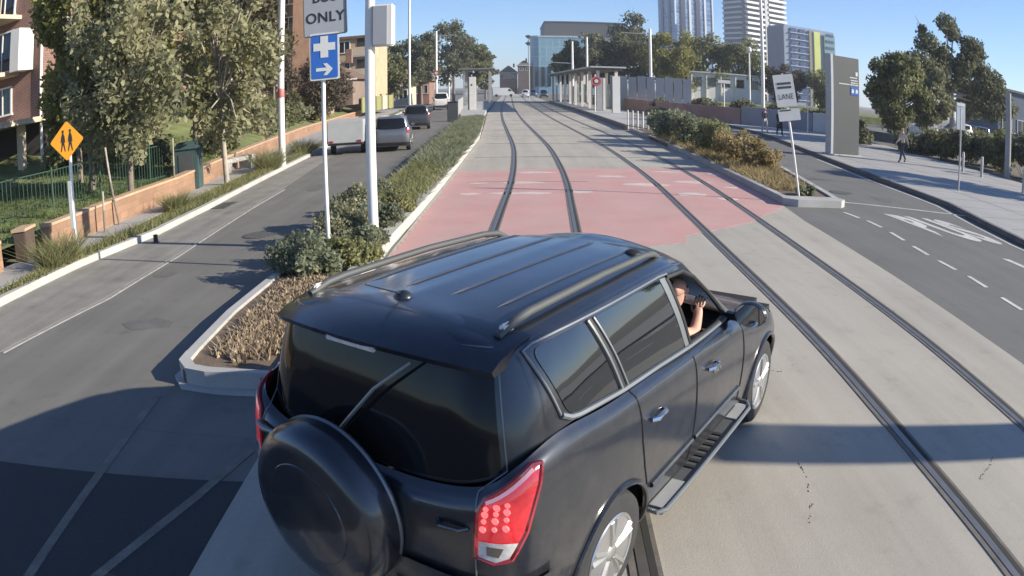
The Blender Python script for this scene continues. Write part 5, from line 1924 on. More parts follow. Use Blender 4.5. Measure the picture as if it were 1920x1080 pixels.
for k in range(3):
    z = 1.8 + k * 2.4
    balcony(b, -16.4, -14.4, 78, z, 1.4, render_cream, .9)
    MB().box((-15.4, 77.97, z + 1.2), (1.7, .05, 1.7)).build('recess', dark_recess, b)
    window(b, -18.3, -17.1, z + .5, z + 1.8, 78)


def hip_house(label, x0, x1, y0, y1, z0, zw, zr, wall, roof, nwin=3):
    b = thing('house', label, 'house')
    MB().box(((x0 + x1) / 2, (y0 + y1) / 2, (z0 + zw) / 2), (x1 - x0, y1 - y0, zw - z0)).build('wall', wall, b)
    e = .5
    cx_, cy_ = (x0 + x1) / 2, (y0 + y1) / 2
    rl = max(0, (x1 - x0) - (y1 - y0)) / 2 + .3
    m_ = MB()
    m_.add([(x0 - e, y0 - e, zw), (x1 + e, y0 - e, zw), (x1 + e, y1 + e, zw), (x0 - e, y1 + e, zw), (cx_ - rl, cy_, zr), (cx_ + rl, cy_, zr)],
           [(0, 1, 5, 4), (1, 2, 5), (2, 3, 4, 5), (3, 0, 4), (3, 2, 1, 0)])
    m_.build('roof', roof, b)
    MB().box((cx_, y0 - e, zw), (x1 - x0 + 2 * e, .1, .16)).build('gutter', white_paint, b)
    for i in range(nwin):
        xw = x0 + (i + .5) * (x1 - x0) / nwin
        window(b, xw - .6, xw + .6, zw - 1.9, zw - .6, y0)
    MB().box((x1 - 1.2, cy_, zr + .1), (.6, .6, 1.4)).build('chimney', brick_red, b)
    return b


hip_house('low brown house with a brown tiled roof above the garden bank', -25.5, -14.2, 66, 74, 1.5, 3.9, 6.2, brickmat('brick_mid', (.22, .15, .11), (.18, .12, .09), (.25, .22, .2)), roof_tile, 4)
hip_house('small cream house behind the low wall near the dark car', -18.2, -13.8, 103, 109, .3, 3.2, 4.8, render_cream, roof_tile, 2)
hip_house('red brick house left of the white car', -15.4, -12.2, 112, 120, .2, 3.8, 6.0, brick_red, roof_tile, 2)
hip_house('red brick terrace at the far end of the street', -3.6, 2.6, 262, 276, -.2, 7.6, 10.4, brick_red, roof_tile, 4)
hip_house('taller dark brick house beside the glass building', 2.9, 7.0, 258, 272, -.2, 10.2, 12.2, brickmat('brick_dark', (.12, .07, .06), (.10, .06, .05), (.2, .18, .17)), roof_tile, 2)
t = thing('cream_fence', 'cream fence panels along the footpath near the dark car', 'fence')
for i in range(5):
    MB().box((-13.9 + i * .15, 70 + i * 3, 1.35), (.12, 2.8, 1.5)).build('panel', render_cream if i % 2 else mat('panel_olive', (.26, .26, .10), .8, var=.1), t)
    MB().box((-13.9 + i * .15, 71.5 + i * 3, 1.4), (.2, .2, 1.8)).build('post', timber, t)

# glass hospital building
glass_blue = glassgrid('glass_blue', (.16, .30, .38), (.22, .36, .44), (.30, .40, .46), 2.2, 3.4)
b = thing('office_building', 'pale blue glass building with a rounded corner and a dark upper storey', 'office building')
pl = [(7.2, 262), (8.2, 260.4), (10, 260), (29, 260), (29, 300), (7.2, 300)]
MB().prism(pl, -.2, 20.6).build('glass_wall', glass_blue, b)
MB().prism([(x + (.2 if x > 20 else -.2), y - .2) for x, y in pl], 20.6, 21.2).build('roof_edge', mat('metal_pale', (.4, .46, .5), .5), b)
MB().prism([(12.4, 264), (41, 264), (41, 300), (12.4, 300)], 21.2, 26.6).build('upper_storey', mat('dark_cladding', (.085, .085, .088), .6, var=.08, scale=.1), b)
MB().prism([(12.2, 263.8), (41.4, 263.8), (41.4, 300.2), (12.2, 300.2)], 26.6, 27.0).build('upper_roof', dark_grey, b)
MB().prism([(29.01, 262), (41, 262), (41, 299), (29.01, 299)], -.2, 21.0).build('grey_wing', mat('grey_cladding', (.22, .22, .22), .7, var=.1, scale=.1), b)
for i in range(3):
    MB().box((9.3 + i * 2.2, 259.9, 6.2), (1.2, .3, 7)).build('tall_window', glass_dark, b)

# towers beyond the trees
b = thing('tower_block', 'blue glass apartment tower, the left of the two towers', 'tower', (105, 431, 0), R(20))
W, D = 28, 18
MB().box((0, 0, 31.5), (W, D, 64)).build('glass_wall', glassgrid('glass_tower', (.06, .13, .30), (.22, .34, .52), (.16, .22, .34), 3.2, 3.1), b)
for x in (-8.2, 2.6):
    MB().box((x, -D / 2 - .3, 31.5), (3.0, 1.0, 64)).build('dark_strip', mat('strip_dark', (.02, .03, .075), .3, var=.2, scale=.4), b)
for y in (-4, 4):
    MB().box((-W / 2 - .2, y, 31.5), (.8, 2.4, 64)).build('dark_strip', MATS['strip_dark'], b)
for x, w in ((-13.6, 1.0), (-3.0, 1.6), (8.0, 1.4), (13.6, 1.0)):
    MB().box((x, -D / 2 - .3, 31.5), (w, .7, 64)).build('pale_fin', mat('fin_pale', (.40, .46, .56), .5), b)
for k in range(18):
    MB().box((0, 0, 8 + k * 3.1), (W + .5, D + .5, .4)).build('floor_edge', mat('floor_edge', (.20, .27, .40), .5), b)
b = thing('tower_block', 'tower with white banded balconies, the right of the two towers', 'tower', (136.5, 392, 0), R(20))
W, D = 30, 20
MB().box((0, 0, 31.5), (W, D, 64)).build('core', mat('tower_core', (.025, .03, .05), .4, var=.15, scale=.3), b)
for k in range(20):
    z = 4 + k * 3.0
    MB().box((-W / 2 - .7, .5, z), (2.0, D - 3, 1.1)).build('balcony', mat('band_shaded', (.50, .51, .55), .6), b)  # side run of the white bands, shade worked into a greyer colour
    MB().box((-8.2 + .3 * math.sin(k), -D / 2 - .7, z + .1), (12.6, 2.2, 1.15)).build('balcony', mat('band_white', (.78, .76, .73), .7), b)
    MB().box((8.2 - .4 * math.sin(k * .9), -D / 2 - .9, z + .5), (13.4, 2.6, 1.3)).build('balcony', MATS['band_white'], b)
MB().box((0, -D / 2 - .5, 31.5), (2.6, 2.2, 64)).build('lift_shaft', mat('band_pale', (.42, .43, .45), .6), b)
b = thing('tower_block', 'lower blue grey block with a yellow green stripe right of the towers', 'tower', (131, 309, 0), R(12))
W, D = 29, 14
MB().box((-W / 2 - .2, 0, 17), (.5, D + .3, 36)).build('grey_end_wall', mat('block_grey', (.12, .14, .18), .7, var=.08, scale=.1), b)
MB().box((0, 0, 17.5), (W, D, 36.6)).build('wall', mat('block_wall', (.14, .20, .29), .6, var=.08, scale=.1), b)
f = -D / 2
MB().box((3.8, f - .3, 17), (3.6, .9, 35.4)).build('yellow_green_stripe', mat('stripe_green', (.42, .46, .10), .6, var=.1, scale=.2), b)
MB().box((-.2, f - .4, 17), (1.4, 1.0, 35.6)).build('brown_fin', mat('fin_brown', (.17, .14, .11), .7), b)
MB().box((11.2, f - .4, 16.6), (6.4, 1.2, 34.2)).build('teal_bay', mat('bay_teal', (.06, .17, .19), .5), b)
for k in range(11):
    z = 3.5 + k * 3.05
    for x in (-9.6, -4.6):
        MB().box((x, f - .25, z), (3.2, .7, 1.5)).build('window', mat('win_blue', (.035, .06, .16), .15), b)
    MB().box((-6.6, f - .3, z - 1.3), (10.4, 1.4, .3)).build('balcony', mat('band_blue', (.34, .39, .50), .5), b)
    MB().box((11.2, f - 1.1, z), (4.8, .3, 1.2)).build('window', MATS['win_blue'], b)

# walls on the right
t = thing('low_wall', 'long low rendered wall, pinkish then grey, behind the two pedestrians', 'wall')
MB().ribbon([(12.4, 88), (13.6, 72), (15.4, 63.0), (18.6, 57.3)], .3, -.1, 1.45).build('pink_section', mat('wall_pink', (.34, .22, .19), .85, var=.15, scale=.8), t)
MB().ribbon([(18.62, 57.28), (23.9, 54.2)], .3, -.1, 1.6).build('grey_section', mat('wall_grey', (.30, .30, .33), .85, var=.1, scale=.8), t)
MB().ribbon([(23.92, 54.2), (26.5, 53.2)], .34, -.1, 1.65).build('white_end', render_white, t)
t = thing('panel_wall', 'tall pale grey panel wall in front of the big dark trees', 'wall')
for i in range(9):
    MB().box((11.6 + i * 1.0, 82.5 - i * .25, 2.1), (.93, .12, 3.9 - .12 * (i % 3)), R(-14)).build('panel', mat('panel_grey', (.34, .37, .40), .7, var=.1, scale=.4), t)
MB().ribbon([(11.0, 82.3), (20.2, 80.2)], .25, -.1, .9).build('base', concrete_pale, t)
b = thing('terrace_houses', 'row of white terrace houses seen over the dark hedge', 'house')
MB().box((33.6, 116, 3.4), (12.5, 8, 4.6)).build('wall', render_white, b)
MB().box((33.6, 116, 5.75), (13.2, 8.8, .2)).build('roof', mat('roof_pale', (.42, .42, .42), .7), b)
for i in range(5):
    window(b, 28.2 + i * 2.4, 29.6 + i * 2.4, 3.6, 4.9, 112, 'y', dark_grey)
    MB().box((28.0 + i * 2.45, 111.9, 3.3), (.2, .2, 4.4)).build('pier', render_white, b)
b = thing('blue_building', 'dark blue grey building at the right edge beyond the car park', 'building')
MB().box((66, 74, 3.9), (16, 10, 7.0)).build('wall', mat('shed_wall', (.08, .11, .16), .7, var=.1, scale=.2), b)
MB().box((66, 74, 7.5), (16.6, 10.6, .3)).build('roof', dark_grey, b)
for i in range(5):
    window(b, 58.8 + i * 3, 60.6 + i * 3, 2.2, 4.0, 69)

# ------------------------------------------------------------------ trees


def tree(label, x, y, z0, h, blobs, n, leaf, size, trunk_r, bark_m, name='street_tree', group=None, seed=1, lean=(0, 0), branches=True, droop=0.0):
    t = thing(name, label, 'tree', (x, y, z0), 0, group)
    rg = random.Random(seed)
    top = Vector((lean[0], lean[1], h * .72))
    pts = [Vector((0, 0, -.05)), Vector((lean[0] * .25 + rg.uniform(-.05, .05), lean[1] * .25, h * .25)), Vector((lean[0] * .6, lean[1] * .6 + rg.uniform(-.1, .1), h * .5)), top]
    m_ = MB().tube(pts, [trunk_r * 1.25, trunk_r, trunk_r * .7, trunk_r * .25], 10)
    if branches:
        for bl in blobs:
            c = Vector(bl[:3])
            k = rg.uniform(.35, .75)
            s_ = pts[1].lerp(pts[2], k)
            md = s_.lerp(c, .5) + Vector((rg.uniform(-.2, .2), rg.uniform(-.2, .2), .15))
            m_.tube([s_, md, c, c + (c - md) * .5], [trunk_r * .45, trunk_r * .33, trunk_r * .2, trunk_r * .06], 6)
    m_.build('trunk', bark_m, t, True)
    leaf_cloud('crown', leaf, blobs, n, size, t, seed, droop=droop)
    return t


def blobs_in(rg, n, cx_, cy_, cz_, rx, ry, rz, r0, r1, vz=1.0):
    out = []
    for i in range(n):
        while True:
            p = [rg.uniform(-1, 1) for _ in range(3)]
            if sum(a * a for a in p) < 1:
                break
        r = rg.uniform(r0, r1)
        out.append((cx_ + p[0] * rx, cy_ + p[1] * ry, cz_ + p[2] * rz, r * rg.uniform(.85, 1.25), r * rg.uniform(.85, 1.25), r * rg.uniform(.7, 1.0) * vz))
    return out


leaf_wisp = leafmat('leaf_wisp', (.16, .165, .09), (.46, .44, .26), trans=.5)
rg = random.Random(11)
G1 = 'street trees along the left footpath'
tree('grey green tree in the middle of the left row, behind the tree stakes', -10.4, 17.6, .12, 8.0, blobs_in(rg, 62, 0.0, 0, 4.1, 2.3, 1.8, 3.2, .26, .56, 1.7), 9000, leaf_wisp, .105, .085, bark, 'street_tree', G1, 3, (.1, .1), True, .4)
tree('grey green tree nearest the lane with a pale leaning trunk', -8.75, 21.2, .12, 7.4, blobs_in(rg, 56, 0.1, 0, 4.1, 1.6, 1.5, 3.2, .25, .52, 1.7), 8000, leaf_wisp, .105, .075, bark_pale, 'street_tree', G1, 4, (-.25, 0), True, .4)
tree('yellow green tree on the lawn, the leftmost of the row', -14.0, 20.0, .6, 9.0, blobs_in(rg, 28, 0.3, 0, 5.0, 2.1, 1.7, 3.3, .42, .75, 1.5), 10500, leaf_olive, .12, .10, bark, 'street_tree', G1, 5)
tree('wide grey green tree standing back on the lawn, filling the gap in the row', -12.5, 18.6, .5, 7.6, blobs_in(rg, 30, 0, 0, 4.2, 1.9, 1.5, 3.1, .35, .65, 1.7), 8000, leaf_olive, .11, .09, bark, 'street_tree', G1, 8)
tree('taller olive tree behind the row, its top cut by the picture', -11.8, 25.5, .8, 11.0, blobs_in(rg, 30, 0, 0, 6.0, 2.3, 2.0, 4.0, .6, 1.0, 1.4), 13000, leaf_olive, .13, .12, bark, 'street_tree', G1, 6)
tree('brownish tree in front of the flats, right of the row', -12.8, 36, 1.0, 10.5, blobs_in(rg, 20, 0, 0, 5.8, 1.7, 1.7, 3.2, .6, 1.0), 6500, leafmat('leaf_brown', (.06, .055, .03), (.17, .145, .08)), .17, .11, bark, 'street_tree', G1, 7)
LB = leafmat('leaf_twiggy', (.10, .08, .055), (.22, .175, .13))
for i, (x, y, h, lab) in enumerate([(-16.6, 50, 6.4, 'brown twiggy tree between the white pole and the hospital sign'), (-14.6, 57, 6.0, 'brown twiggy tree behind the hospital sign post'), (-13.6, 52, 4.4, 'low brown twiggy tree left of the thick white pole'), (-18.6, 45, 6.6, 'brown twiggy tree below the balconies of the cream flats')]):
    tree(lab, x, y, bank_z(x, y) - .1, h, blobs_in(rg, 24, 0, 0, h * .52, 2.0, 1.6, h * .34, .35, .75, 1.3), 5200, LB, .13, .10, bark, 'garden_tree', 'brown twiggy trees on the garden bank', 200 + i)
# mid distance left
G2 = 'trees beyond the flats on the left'
for i, (x, y, h, rx, lf, lab) in enumerate([(-15.6, 95, 9.0, 2.7, leaf_mid, 'round green tree just right of the thick white pole'), (-13.4, 112, 12.4, 3.3, leaf_dark, 'dark broad tree left of the red disc poles'), (-9.4, 124, 15.4, 3.7, leaf_dark, 'tallest dark tree behind the red disc poles'),
                                        (-6.2, 134, 13.0, 2.8, leaf_mid, 'olive tree right of the red disc poles'), (-4.9, 150, 10.2, 2.3, leaf_dark, 'lower tree at the end of the left row above the shelter'), (-17.8, 115, 10.5, 3.0, leaf_mid, 'tree between the yellow brick block and the slim tall pole')]):
    tree(lab, x, y, 0, h, blobs_in(rg, 26, 0, 0, h * .55, rx * .95, rx * .9, h * .36, rx * .3, rx * .5), 6500, lf, .25, .22, bark, 'dense_tree', G2, 20 + i)
# the big dark trees right of the shelter
G3 = 'big dark trees right of the tram stop'
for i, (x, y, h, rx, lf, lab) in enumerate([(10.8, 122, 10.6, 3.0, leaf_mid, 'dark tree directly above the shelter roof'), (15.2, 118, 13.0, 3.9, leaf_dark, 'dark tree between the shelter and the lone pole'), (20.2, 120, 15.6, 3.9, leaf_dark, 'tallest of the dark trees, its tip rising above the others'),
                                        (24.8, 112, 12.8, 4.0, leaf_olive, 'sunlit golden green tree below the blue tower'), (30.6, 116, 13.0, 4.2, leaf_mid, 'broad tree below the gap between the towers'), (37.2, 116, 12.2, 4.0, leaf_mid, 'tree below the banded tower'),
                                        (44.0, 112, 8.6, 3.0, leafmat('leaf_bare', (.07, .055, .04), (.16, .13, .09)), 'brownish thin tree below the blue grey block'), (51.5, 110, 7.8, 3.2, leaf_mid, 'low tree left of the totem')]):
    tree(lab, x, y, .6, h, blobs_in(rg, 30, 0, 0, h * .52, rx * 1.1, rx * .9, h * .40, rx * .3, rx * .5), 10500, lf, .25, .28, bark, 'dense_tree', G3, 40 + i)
# right hand side trees
tree('dark green tree right of the totem', 24.6, 40.5, .1, 6.8, blobs_in(rg, 34, -.1, 0, 3.9, 2.3, 1.8, 2.5, .6, .95), 15000, leaf_mid, .14, .13, bark, 'garden_tree', None, 61)
euc = [(-.4, 0, 9.9, .9, .9, .75), (.5, .3, 9.2, .8, .8, .7), (-2.6, 0, 7.9, 1.0, .9, .8), (-2.9, .2, 8.9, .45, .5, .5), (2.4, 0, 8.4, 1.2, 1, .8), (3.3, .2, 7.8, .8, .8, .6), (-.8, .4, 7.3, 1.0, 1.0, .7), (1.2, 0, 6.6, 1.3, 1.2, .8),
       (-3.6, 0, 6.0, 1.4, 1.2, 1.0), (-5.2, .3, 5.6, 1.0, 1.0, .9), (-2.0, -.3, 5.4, 1.2, 1.2, .9), (3.8, 0, 5.4, 1.5, 1.3, 1.0), (5.6, .2, 4.6, 1.3, 1.2, 1.1), (6.7, 0, 3.7, 1.0, 1.0, .9), (2.6, .4, 4.2, 1.2, 1.1, .8), (-.2, .2, 4.6, .9, .9, .6)]
euc += [(-4.6, 0, 4.2, 1.2, 1.1, 1.0), (-3.2, .3, 3.6, 1.1, 1.0, .9), (4.6, 0, 3.3, 1.4, 1.2, 1.0), (.8, .2, 5.4, 1.2, 1.1, .8), (5.0, -.2, 6.0, 1.0, .9, .7), (-1.2, .3, 6.3, 1.0, 1.0, .7), (1.9, -.2, 7.5, .9, .9, .6), (3.4, .2, 6.6, 1.1, 1.0, .7)]
euc = [(a * 1.04, b_, c + .1, d * 1.22, e * 1.2, f * 1.2) for a, b_, c, d, e, f in euc]
tree('paler bushy tree between the dark green tree and the gum tree', 29.6, 44.5, .2, 6.4, blobs_in(rg, 34, 0, 0, 3.7, 2.2, 1.6, 2.3, .45, .85), 11000, leafmat('leaf_pale', (.10, .115, .065), (.32, .32, .19)), .14, .12, bark, 'garden_tree', None, 66)
tree('tall open gum tree with a pale forked trunk above the hedge', 35.4, 49, .6, 11.5, euc, 26000, leafmat('leaf_gum', (.06, .075, .045), (.22, .225, .13)), .15, .24, bark_pale, 'gum_tree', None, 62, (-.3, 0), True, .6)
tree('street tree standing just outside the right edge of the picture', 26.5, 20.5, .12, 6.6, blobs_in(rg, 20, 0, 0, 4.4, 1.7, 2.6, 1.7, .5, .85), 4500, leaf_mid, .17, .12, bark, 'street_tree', None, 63)
tree('unseen slender gum tree added to shade the near left asphalt', 13.2, -1.0, .12, 8.9, blobs_in(rg, 14, 0, 0, 7.4, 1.1, .35, .55, .3, .45), 5200, leaf_mid, .17, .10, bark_pale, 'gum_tree', None, 65)  # added out of view, crown sized to shade the near left asphalt
tree('leafy tree beyond the car park, right of the gum tree', 50, 66, .6, 7.5, blobs_in(rg, 18, 0, 0, 4.4, 2.6, 2, 2, .6, 1.1), 4000, leaf_mid, .25, .16, bark, 'garden_tree', None, 64)

# ------------------------------------------------------------------ shrubs and ground plants


def shrub(label, x, y, z, rx, ry, rz, n, leaf, size, seed, group, name='shrub'):
    t = thing(name, label, 'shrub', (x, y, z), 0, group)
    rg = random.Random(seed)
    bl = blobs_in(rg, 15, 0, 0, rz * .85, rx * .8, ry * .8, rz * .62, min(rx, ry) * .22, min(rx, ry) * .46)
    leaf_cloud('foliage', leaf, bl, n, size, t, seed, .4)
    m_ = MB()
    for b in bl[:6]:
        m_.tube([(b[0] * .15, b[1] * .15, -.05), (b[0] * .6, b[1] * .6, b[2] * .55), b[:3]], [.02, .014, .006], 5)
    m_.build('stems', bark, t)
    return t


S1 = 'leafy shrubs at the front of the left median'
for i, (x, y, rx, ry, rz, lf, lab) in enumerate([
        (-2.86, 9.75, .55, .5, .40, leaf_shrub, 'dense grey green shrub at the front of the median, beside the dry leaves'), (-2.35, 10.35, .42, .42, .26, leaf_lime, 'yellower shrub close to the roof rail of the off-roader'),
        (-2.95, 10.85, .5, .45, .27, leaf_shrub, 'shrub at the foot of the ONLY sign post'), (-2.35, 11.35, .45, .45, .27, leaf_shrub, 'shrub in front of the thick white pole'),
        (-2.9, 12.2, .48, .5, .42, leaf_grey, 'greyish shrub left of the thick white pole'), (-2.4, 12.9, .42, .45, .4, leaf_shrub, 'shrub just behind the thick white pole'),
        (-2.85, 13.6, .45, .5, .55, leaf_grey, 'shrub with pale tips on the lane side of the median'), (-2.3, 14.6, .45, .5, .38, leaf_lime, 'low yellow green shrub where the taller shrubs end'), (-2.75, 15.2, .42, .5, .42, leaf_shrub, 'last of the taller shrubs on the left median')]):
    shrub(lab, x, y, .15, rx * 1.15, ry * 1.15, rz * .74, 3600, lf, .038, 70 + i, S1)
tag(grass_blades('ground_cover', leaf_lime, [(-3.25, 15.2), (-2.0, 14.6), (-1.82, 20), (-1.75, 27), (-1.65, 37), (-2.1, 59), (-3.7, 59), (-3.5, 40), (-3.25, 24)], 24000, .17, .05, .15, 3, .9), 'low yellow green plants covering the left median', 'ground cover', kind='stuff')
tag(grass_blades('low_plants', leaf_shrub, [(-3.25, 24), (-1.8, 22), (-1.65, 37), (-2.1, 59), (-3.7, 59), (-3.5, 40)], 12000, .24, .06, .15, 4, .9), 'darker green low plants along the far part of the median', 'ground cover', kind='stuff')
rgn = np.random.default_rng(9)
tag(leaf_cloud('leaf_litter', leaf_dry, [(-2.68, 7.7, .165, .42, 1.35, .04), (-2.65, 6.9, .165, .40, .55, .03), (-2.7, 8.8, .17, .42, .7, .05)], 12000, .042, None, 91, .9, 2.4, 2.5), 'dry brown leaves and straw on the median bed', 'leaf litter', kind='stuff')
tag(grass_blades('dry_straw', leaf_dry, [(-3.05, 6.45), (-2.35, 6.35), (-2.3, 9.4), (-3.08, 9.4)], 2600, .10, .018, .15, 14, .8), 'dry straw standing up from the median bed', 'leaf litter', kind='stuff')
# verge grass
tag(grass_blades('verge_grass', leaf_lime, [(-8.6, 9.0), (-8.2, 9.3), (-7.75, 13.7), (-7.85, 20), (-8.75, 32), (-9.5, 42), (-10.1, 42), (-9.1, 32), (-8.6, 21), (-8.2, 14.4)], 13000, .17, .03, .11, 5, .7), 'long grass on the verge beside the left kerb', 'grass', kind='stuff')
tag(grass_blades('lawn_grass', leafmat('leaf_lawn', (.06, .085, .02), (.15, .19, .055)), [(-18, 8), (-10.3, 8), (-9.8, 19), (-11.2, 30), (-18, 30)], 14000, .12, .04, .46, 6, .5, bank_z), 'short grass of the lawn behind the low wall', 'grass', kind='stuff')
for i, (x, y, h, w, lab) in enumerate([(-8.45, 10.9, .55, .5, 'big strappy grass clump at the foot of the yellow sign'), (-8.4, 16.6, .4, .35, 'small grass clump on the verge past the tree stakes'), (-8.45, 24.5, .75, .55, 'yellow green clump at the foot of the white tram pole'), (-8.9, 30.5, .6, .6, 'grass clump on the verge beside the pale trailer')]):
    t = thing('grass_clump', lab, 'plant', (x, y, .11), 0, 'strappy grass clumps on the verge')
    o = grass_blades('leaves', leaf_lime, [(w * math.cos(a) * .6, w * math.sin(a) * .9) for a in np.linspace(0, 5.8, 12)], 900, h, .03, 0, 30 + i, .8)
    o.parent = t
# garden behind the wall
S2 = 'garden shrubs behind the long low wall'
for i, (x, y, rx, rz, lf, lab) in enumerate([
        (-13.0, 33.5, 1.0, .8, leaf_grey, 'pale spiky shrub just left of the white tram pole'), (-12.8, 37.5, .95, .85, leaf_grey, 'pale shrub behind the concrete bench'), (-13.6, 43, 1.1, .95, leaf_mid, 'dark shrub behind the ONLY sign post'),
        (-14.2, 47.5, 1.1, .9, leaf_grey, 'grey green shrub between the sign post and the thick pole'), (-14.8, 53, 1.2, 1.0, leaf_olive, 'yellowish shrub left of the thick white pole'), (-15.6, 60, 1.3, 1.0, leaf_grey, 'shrub behind the silver car'),
        (-15.2, 38.5, 1.3, 1.0, leaf_mid, 'larger shrub higher up the garden bank'), (-16.6, 47, 1.4, 1.1, leaf_mid, 'brown green shrub below the orange tower'), (-17.0, 56, 1.6, 1.2, leaf_dark, 'dark shrub below the brown house'),
        (-11.6, 27.5, .8, .7, leaf_mid, 'shrub beside the concrete bench'), (-12.3, 22.5, 1.0, .75, leaf_dark, 'dark shrub on the lawn behind the green cabinet'), (-14.4, 24.5, 1.5, 1.0, leaf_dark, 'dark shrub at the back of the lawn between two tree trunks'), (-16.8, 23.0, 1.3, .8, leaf_mid, 'low shrub at the back of the lawn beside the flats')]):
    shrub(lab, x, y, bank_z(x, y) - .05, rx, rx, rz, 1500, lf, .12, 90 + i, S2)
# right median
S3 = 'shrubs on the right median'
for i, (x, y, rx, rz, lf, sz, lab) in enumerate([
        (8.0, 38.5, 1.2, .80, leaf_shrub, .075, 'green shrub right beside the hoop railing'), (8.1, 35.0, 1.2, .85, leaf_shrub, .075, 'grey green shrub second from the hoop railing'), (8.0, 31.8, 1.15, .82, leaf_shrub, .07, 'pale green shrub in the middle of the right median'),
        (8.1, 28.6, 1.1, .78, leaf_lime, .065, 'yellow green shrub towards the tip of the right median'), (8.1, 25.6, 1.0, .72, leaf_gold, .06, 'golden grass clump, the larger one'), (8.2, 23.0, .8, .58, leaf_gold, .055, 'golden grass clump nearest the leaning sign'), (9.8, 36.5, 1.0, .6, leaf_mid, .075, 'dark low shrub at the bus lane side')]):
    shrub(lab, x, y, .14, rx, rx * 1.2, rz, 4200, lf, sz, 120 + i, S3)
tag(grass_blades('dry_ground_cover', leaf_gold, [(6.95, 18.2), (8.0, 18.0), (9.6, 28), (10.8, 38), (7.3, 38), (6.9, 24)], 7000, .26, .04, .14, 8, .9), 'dry grass and straw on the right median', 'ground cover', kind='stuff')
shrub('small green tuft at the foot of the leaning sign', 7.55, 17.5, .14, .28, .28, .16, 500, leaf_shrub, .05, 140, None, 'tuft')
# hedges on the right
S4 = 'hedge shrubs behind the right footpath'
for i, (x, y, rx, rz, lf, lab) in enumerate([
        (22.6, 43.5, 1.5, .9, leaf_dark, 'dark hedge shrub just right of the totem foot'), (24.6, 38.6, 1.3, .8, leaf_dark, 'dark hedge shrub under the dark green tree'), (26.6, 38.2, 1.5, 1.0, leaf_mid, 'hedge shrub behind the walking person'), (27.6, 36.0, 1.6, 1.15, leaf_dark, 'hedge shrub left of the bus stop sign'),
        (28.6, 34.0, 1.6, 1.2, leaf_mid, 'hedge shrub behind the bus stop sign'), (29.6, 32.2, 1.6, 1.3, leaf_dark, 'dark hedge shrub behind the first bollard'), (29.6, 30.0, 1.6, 1.3, leaf_mid, 'hedge shrub behind the second bollard'), (30.6, 36.5, 1.8, 1.4, leaf_olive, 'sunlit taller shrub behind the hedge'), (29.8, 27.6, 1.5, 1.3, leaf_dark, 'hedge shrub at the right edge behind the grey pole')]):
    shrub(lab, x, y, .05, rx * 1.15, rx * 1.15, rz * 1.15, 3600, lf, .125, 150 + i, S4, 'hedge_shrub')
S5 = 'dark hedge behind the low wall'
for i, (x, y, rx, lab) in enumerate([(15.0, 71, 1.6, 'dark hedge plant at the left end above the pinkish wall'), (17.4, 66, 1.7, 'dark hedge plant above the middle of the pinkish wall'), (20.0, 61.5, 1.7, 'dark hedge plant where the wall turns grey'), (22.8, 59, 1.7, 'dark hedge plant left of the very tall pole'),
                                     (25.6, 57.5, 1.7, 'dark hedge plant right of the very tall pole'), (28.4, 56.5, 1.7, 'dark hedge plant left of the totem'), (12.6, 61, 1.2, 'dark shrub in the bed behind the hoop railing'), (11.4, 55, 1.1, 'lower dark shrub just behind the hoop railing')]):
    shrub(lab, x, y, .0, rx, rx, 1.25 if i < 6 else .6, 1700, leaf_dark, .18, 170 + i, S5, 'hedge_shrub')

# ------------------------------------------------------------------ other vehicles
silver = paintmat('silver_paint', (.19, .20, .225), .6, .35)
white_car = paintmat('white_car_paint', (.72, .71, .69), 0, .4)
dark_car = paintmat('grey_car_paint', (.05, .055, .065), .4, .35)
blue_car = paintmat('blue_car_paint', (.05, .08, .16), .4, .35)
MATS['lane'] = silver
small_car('silver hatchback driving away beside the pale trailer', None, (-5.05, 31.4, 0), R(6), silver, .90, .92, .90, 'car')
small_car('dark grey car driving away ahead of the silver hatchback', None, (-5.95, 47.2, 0), R(7), dark_car, .95, .95, .95, 'car')
small_car('white car farther along the left lane below the red disc poles', None, (-8.1, 87, 0), R(6), white_car, 1.05, 1, 1.25, 'car')
for i, (x, y, pm, lab) in enumerate([(3.6, 176, white_car, 'white car far ahead, left of the pair beyond the crossing'), (5.6, 184, blue_car, 'blue car far ahead beside the thin mast'), (7.6, 170, dark_car, 'dark car far ahead nearest the shelter')]):
    small_car(lab, 'cars far ahead', (x, y, .0), R(180), pm, 1, 1, 1.1, 'car')
G5 = 'cars in the car park beyond the hedge'
for i, (x, y, rz, pm, lab) in enumerate([(35.2, 53, 80, white_car, 'white parked car partly hidden by the gum tree'), (40.4, 54, 95, white_car, 'white parked car right of the bus stop sign'), (44.6, 56, 85, blue_car, 'blue parked car between the white ones'), (49.2, 56, 92, silver, 'silver parked car at the right edge')]):
    small_car(lab, G5, (x, y, .62), R(rz), pm, 1, 1, 1.05)
t = thing('trailer', 'pale grey box trailer at the left kerb beside the silver hatchback', 'trailer', (-6.95, 31.2, 0), R(6))
MB().box((0, 0, .98), (1.55, 2.3, .95)).build('box_body', mat('trailer_grey', (.42, .43, .43), .5, var=.06), t, bevel=.03)
MB().box((0, 0, .46), (1.5, 2.2, .08)).tube([(0, 1.1, .46), (0, 2.2, .46)], .04, 6).build('chassis', car_trim, t)
for s_ in (1, -1):
    MB().lathe([(.12, -.08), (.27, -.09), (.28, 0), (.27, .09), (.12, .08)], (s_ * .66, 0, .28), 'x', 20).build('wheel', tyre_m, t, True)
    MB().box((s_ * .6, -1.16, .58), (.16, .03, .1)).build('tail_lamp', lamp_off, t)
t = thing('delivery_van', 'white van crossing the street far ahead', 'van', (-1.6, 186, 0), R(0))
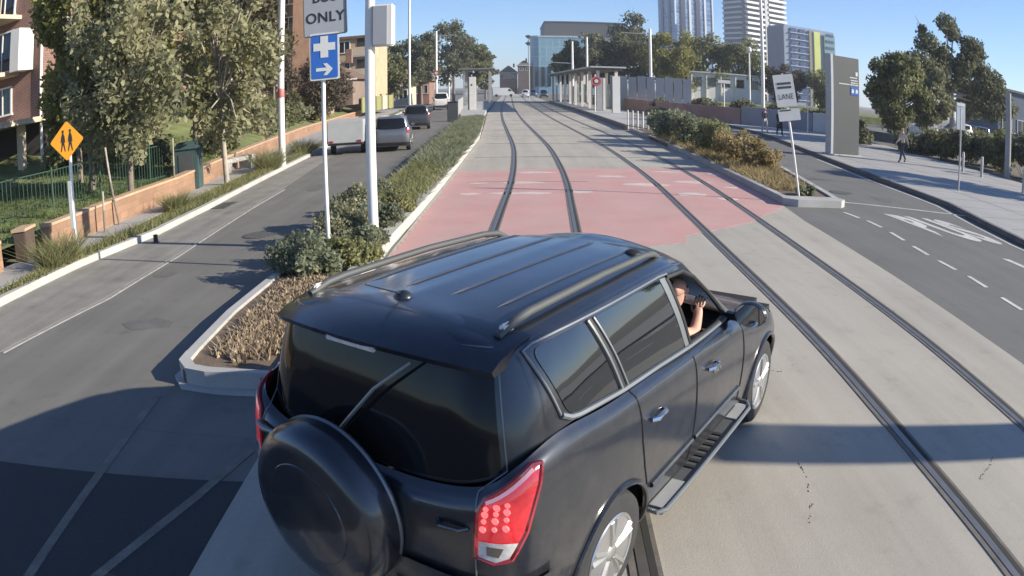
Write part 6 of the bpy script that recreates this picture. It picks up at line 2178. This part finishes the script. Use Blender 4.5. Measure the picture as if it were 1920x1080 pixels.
prof = [(-2.7, .35), (2.3, .35), (2.7, .5), (2.65, 1.1), (2.2, 1.35), (1.5, 2.2), (1.2, 2.3), (-2.6, 2.3), (-2.7, 2.2)]
m_ = MB()
n = len(prof)
m_.add([(x, -.95, z) for x, z in prof] + [(x, .95, z) for x, z in prof], [tuple(range(n)), tuple(range(2 * n - 1, n - 1, -1))] + [(i, n + i, n + (i + 1) % n, (i + 1) % n) for i in range(n)])
m_.build('body', white_car, t, bevel=.06)
MB().add([(1.15, -.957, 1.4), (2.05, -.957, 1.4), (1.5, -.957, 2.05), (1.15, -.957, 2.05)], [(0, 1, 2, 3)]).build('side_window', car_glass, t)
for x in (-1.8, 1.8):
    MB().lathe([(.15, -.1), (.35, -.11), (.36, 0), (.35, .11), (.15, .1)], (x, -.85, .36), 'y', 16).build('wheel', tyre_m, t, True)
    MB().lathe([(.15, -.1), (.35, -.11), (.36, 0), (.35, .11), (.15, .1)], (x, .85, .36), 'y', 16).build('wheel', tyre_m, t, True)

# a broad mast on the right footpath, outside the picture: it throws the band of shade across the slab
t = thing('signal_pylon', 'broad grey pylon on the right footpath beyond the picture edge', 'pylon', (12.6, 2.4, .125), R(13))
MB().box((0, 0, 2.3), (.3, .66, 4.6)).build('pylon_body', grey_paint, t, bevel=.02)
MB().box((0, 0, .04), (.7, 1.0, .08)).build('plinth', concrete_pale, t)

# ------------------------------------------------------------------ winter haze over the far street
hz = MB().box((0, 1400, 32.2), (3020, 3220, 67.2)).build('haze', bpy.data.materials.new('haze'))
hm = hz.data.materials[0]
hm.use_nodes = True
hn = hm.node_tree.nodes
hn.remove(hn['Principled BSDF'])
pv = hn.new('ShaderNodeVolumePrincipled')
pv.inputs['Color'].default_value = (0.86, 0.92, 1.0, 1)
pv.inputs['Density'].default_value = 0.0005
pv.inputs['Anisotropy'].default_value = 0.2
hm.node_tree.links.new(pv.outputs[0], hn['Material Output'].inputs['Volume'])
tag(hz, 'thin pale air lying over the whole street', 'haze', kind='stuff')
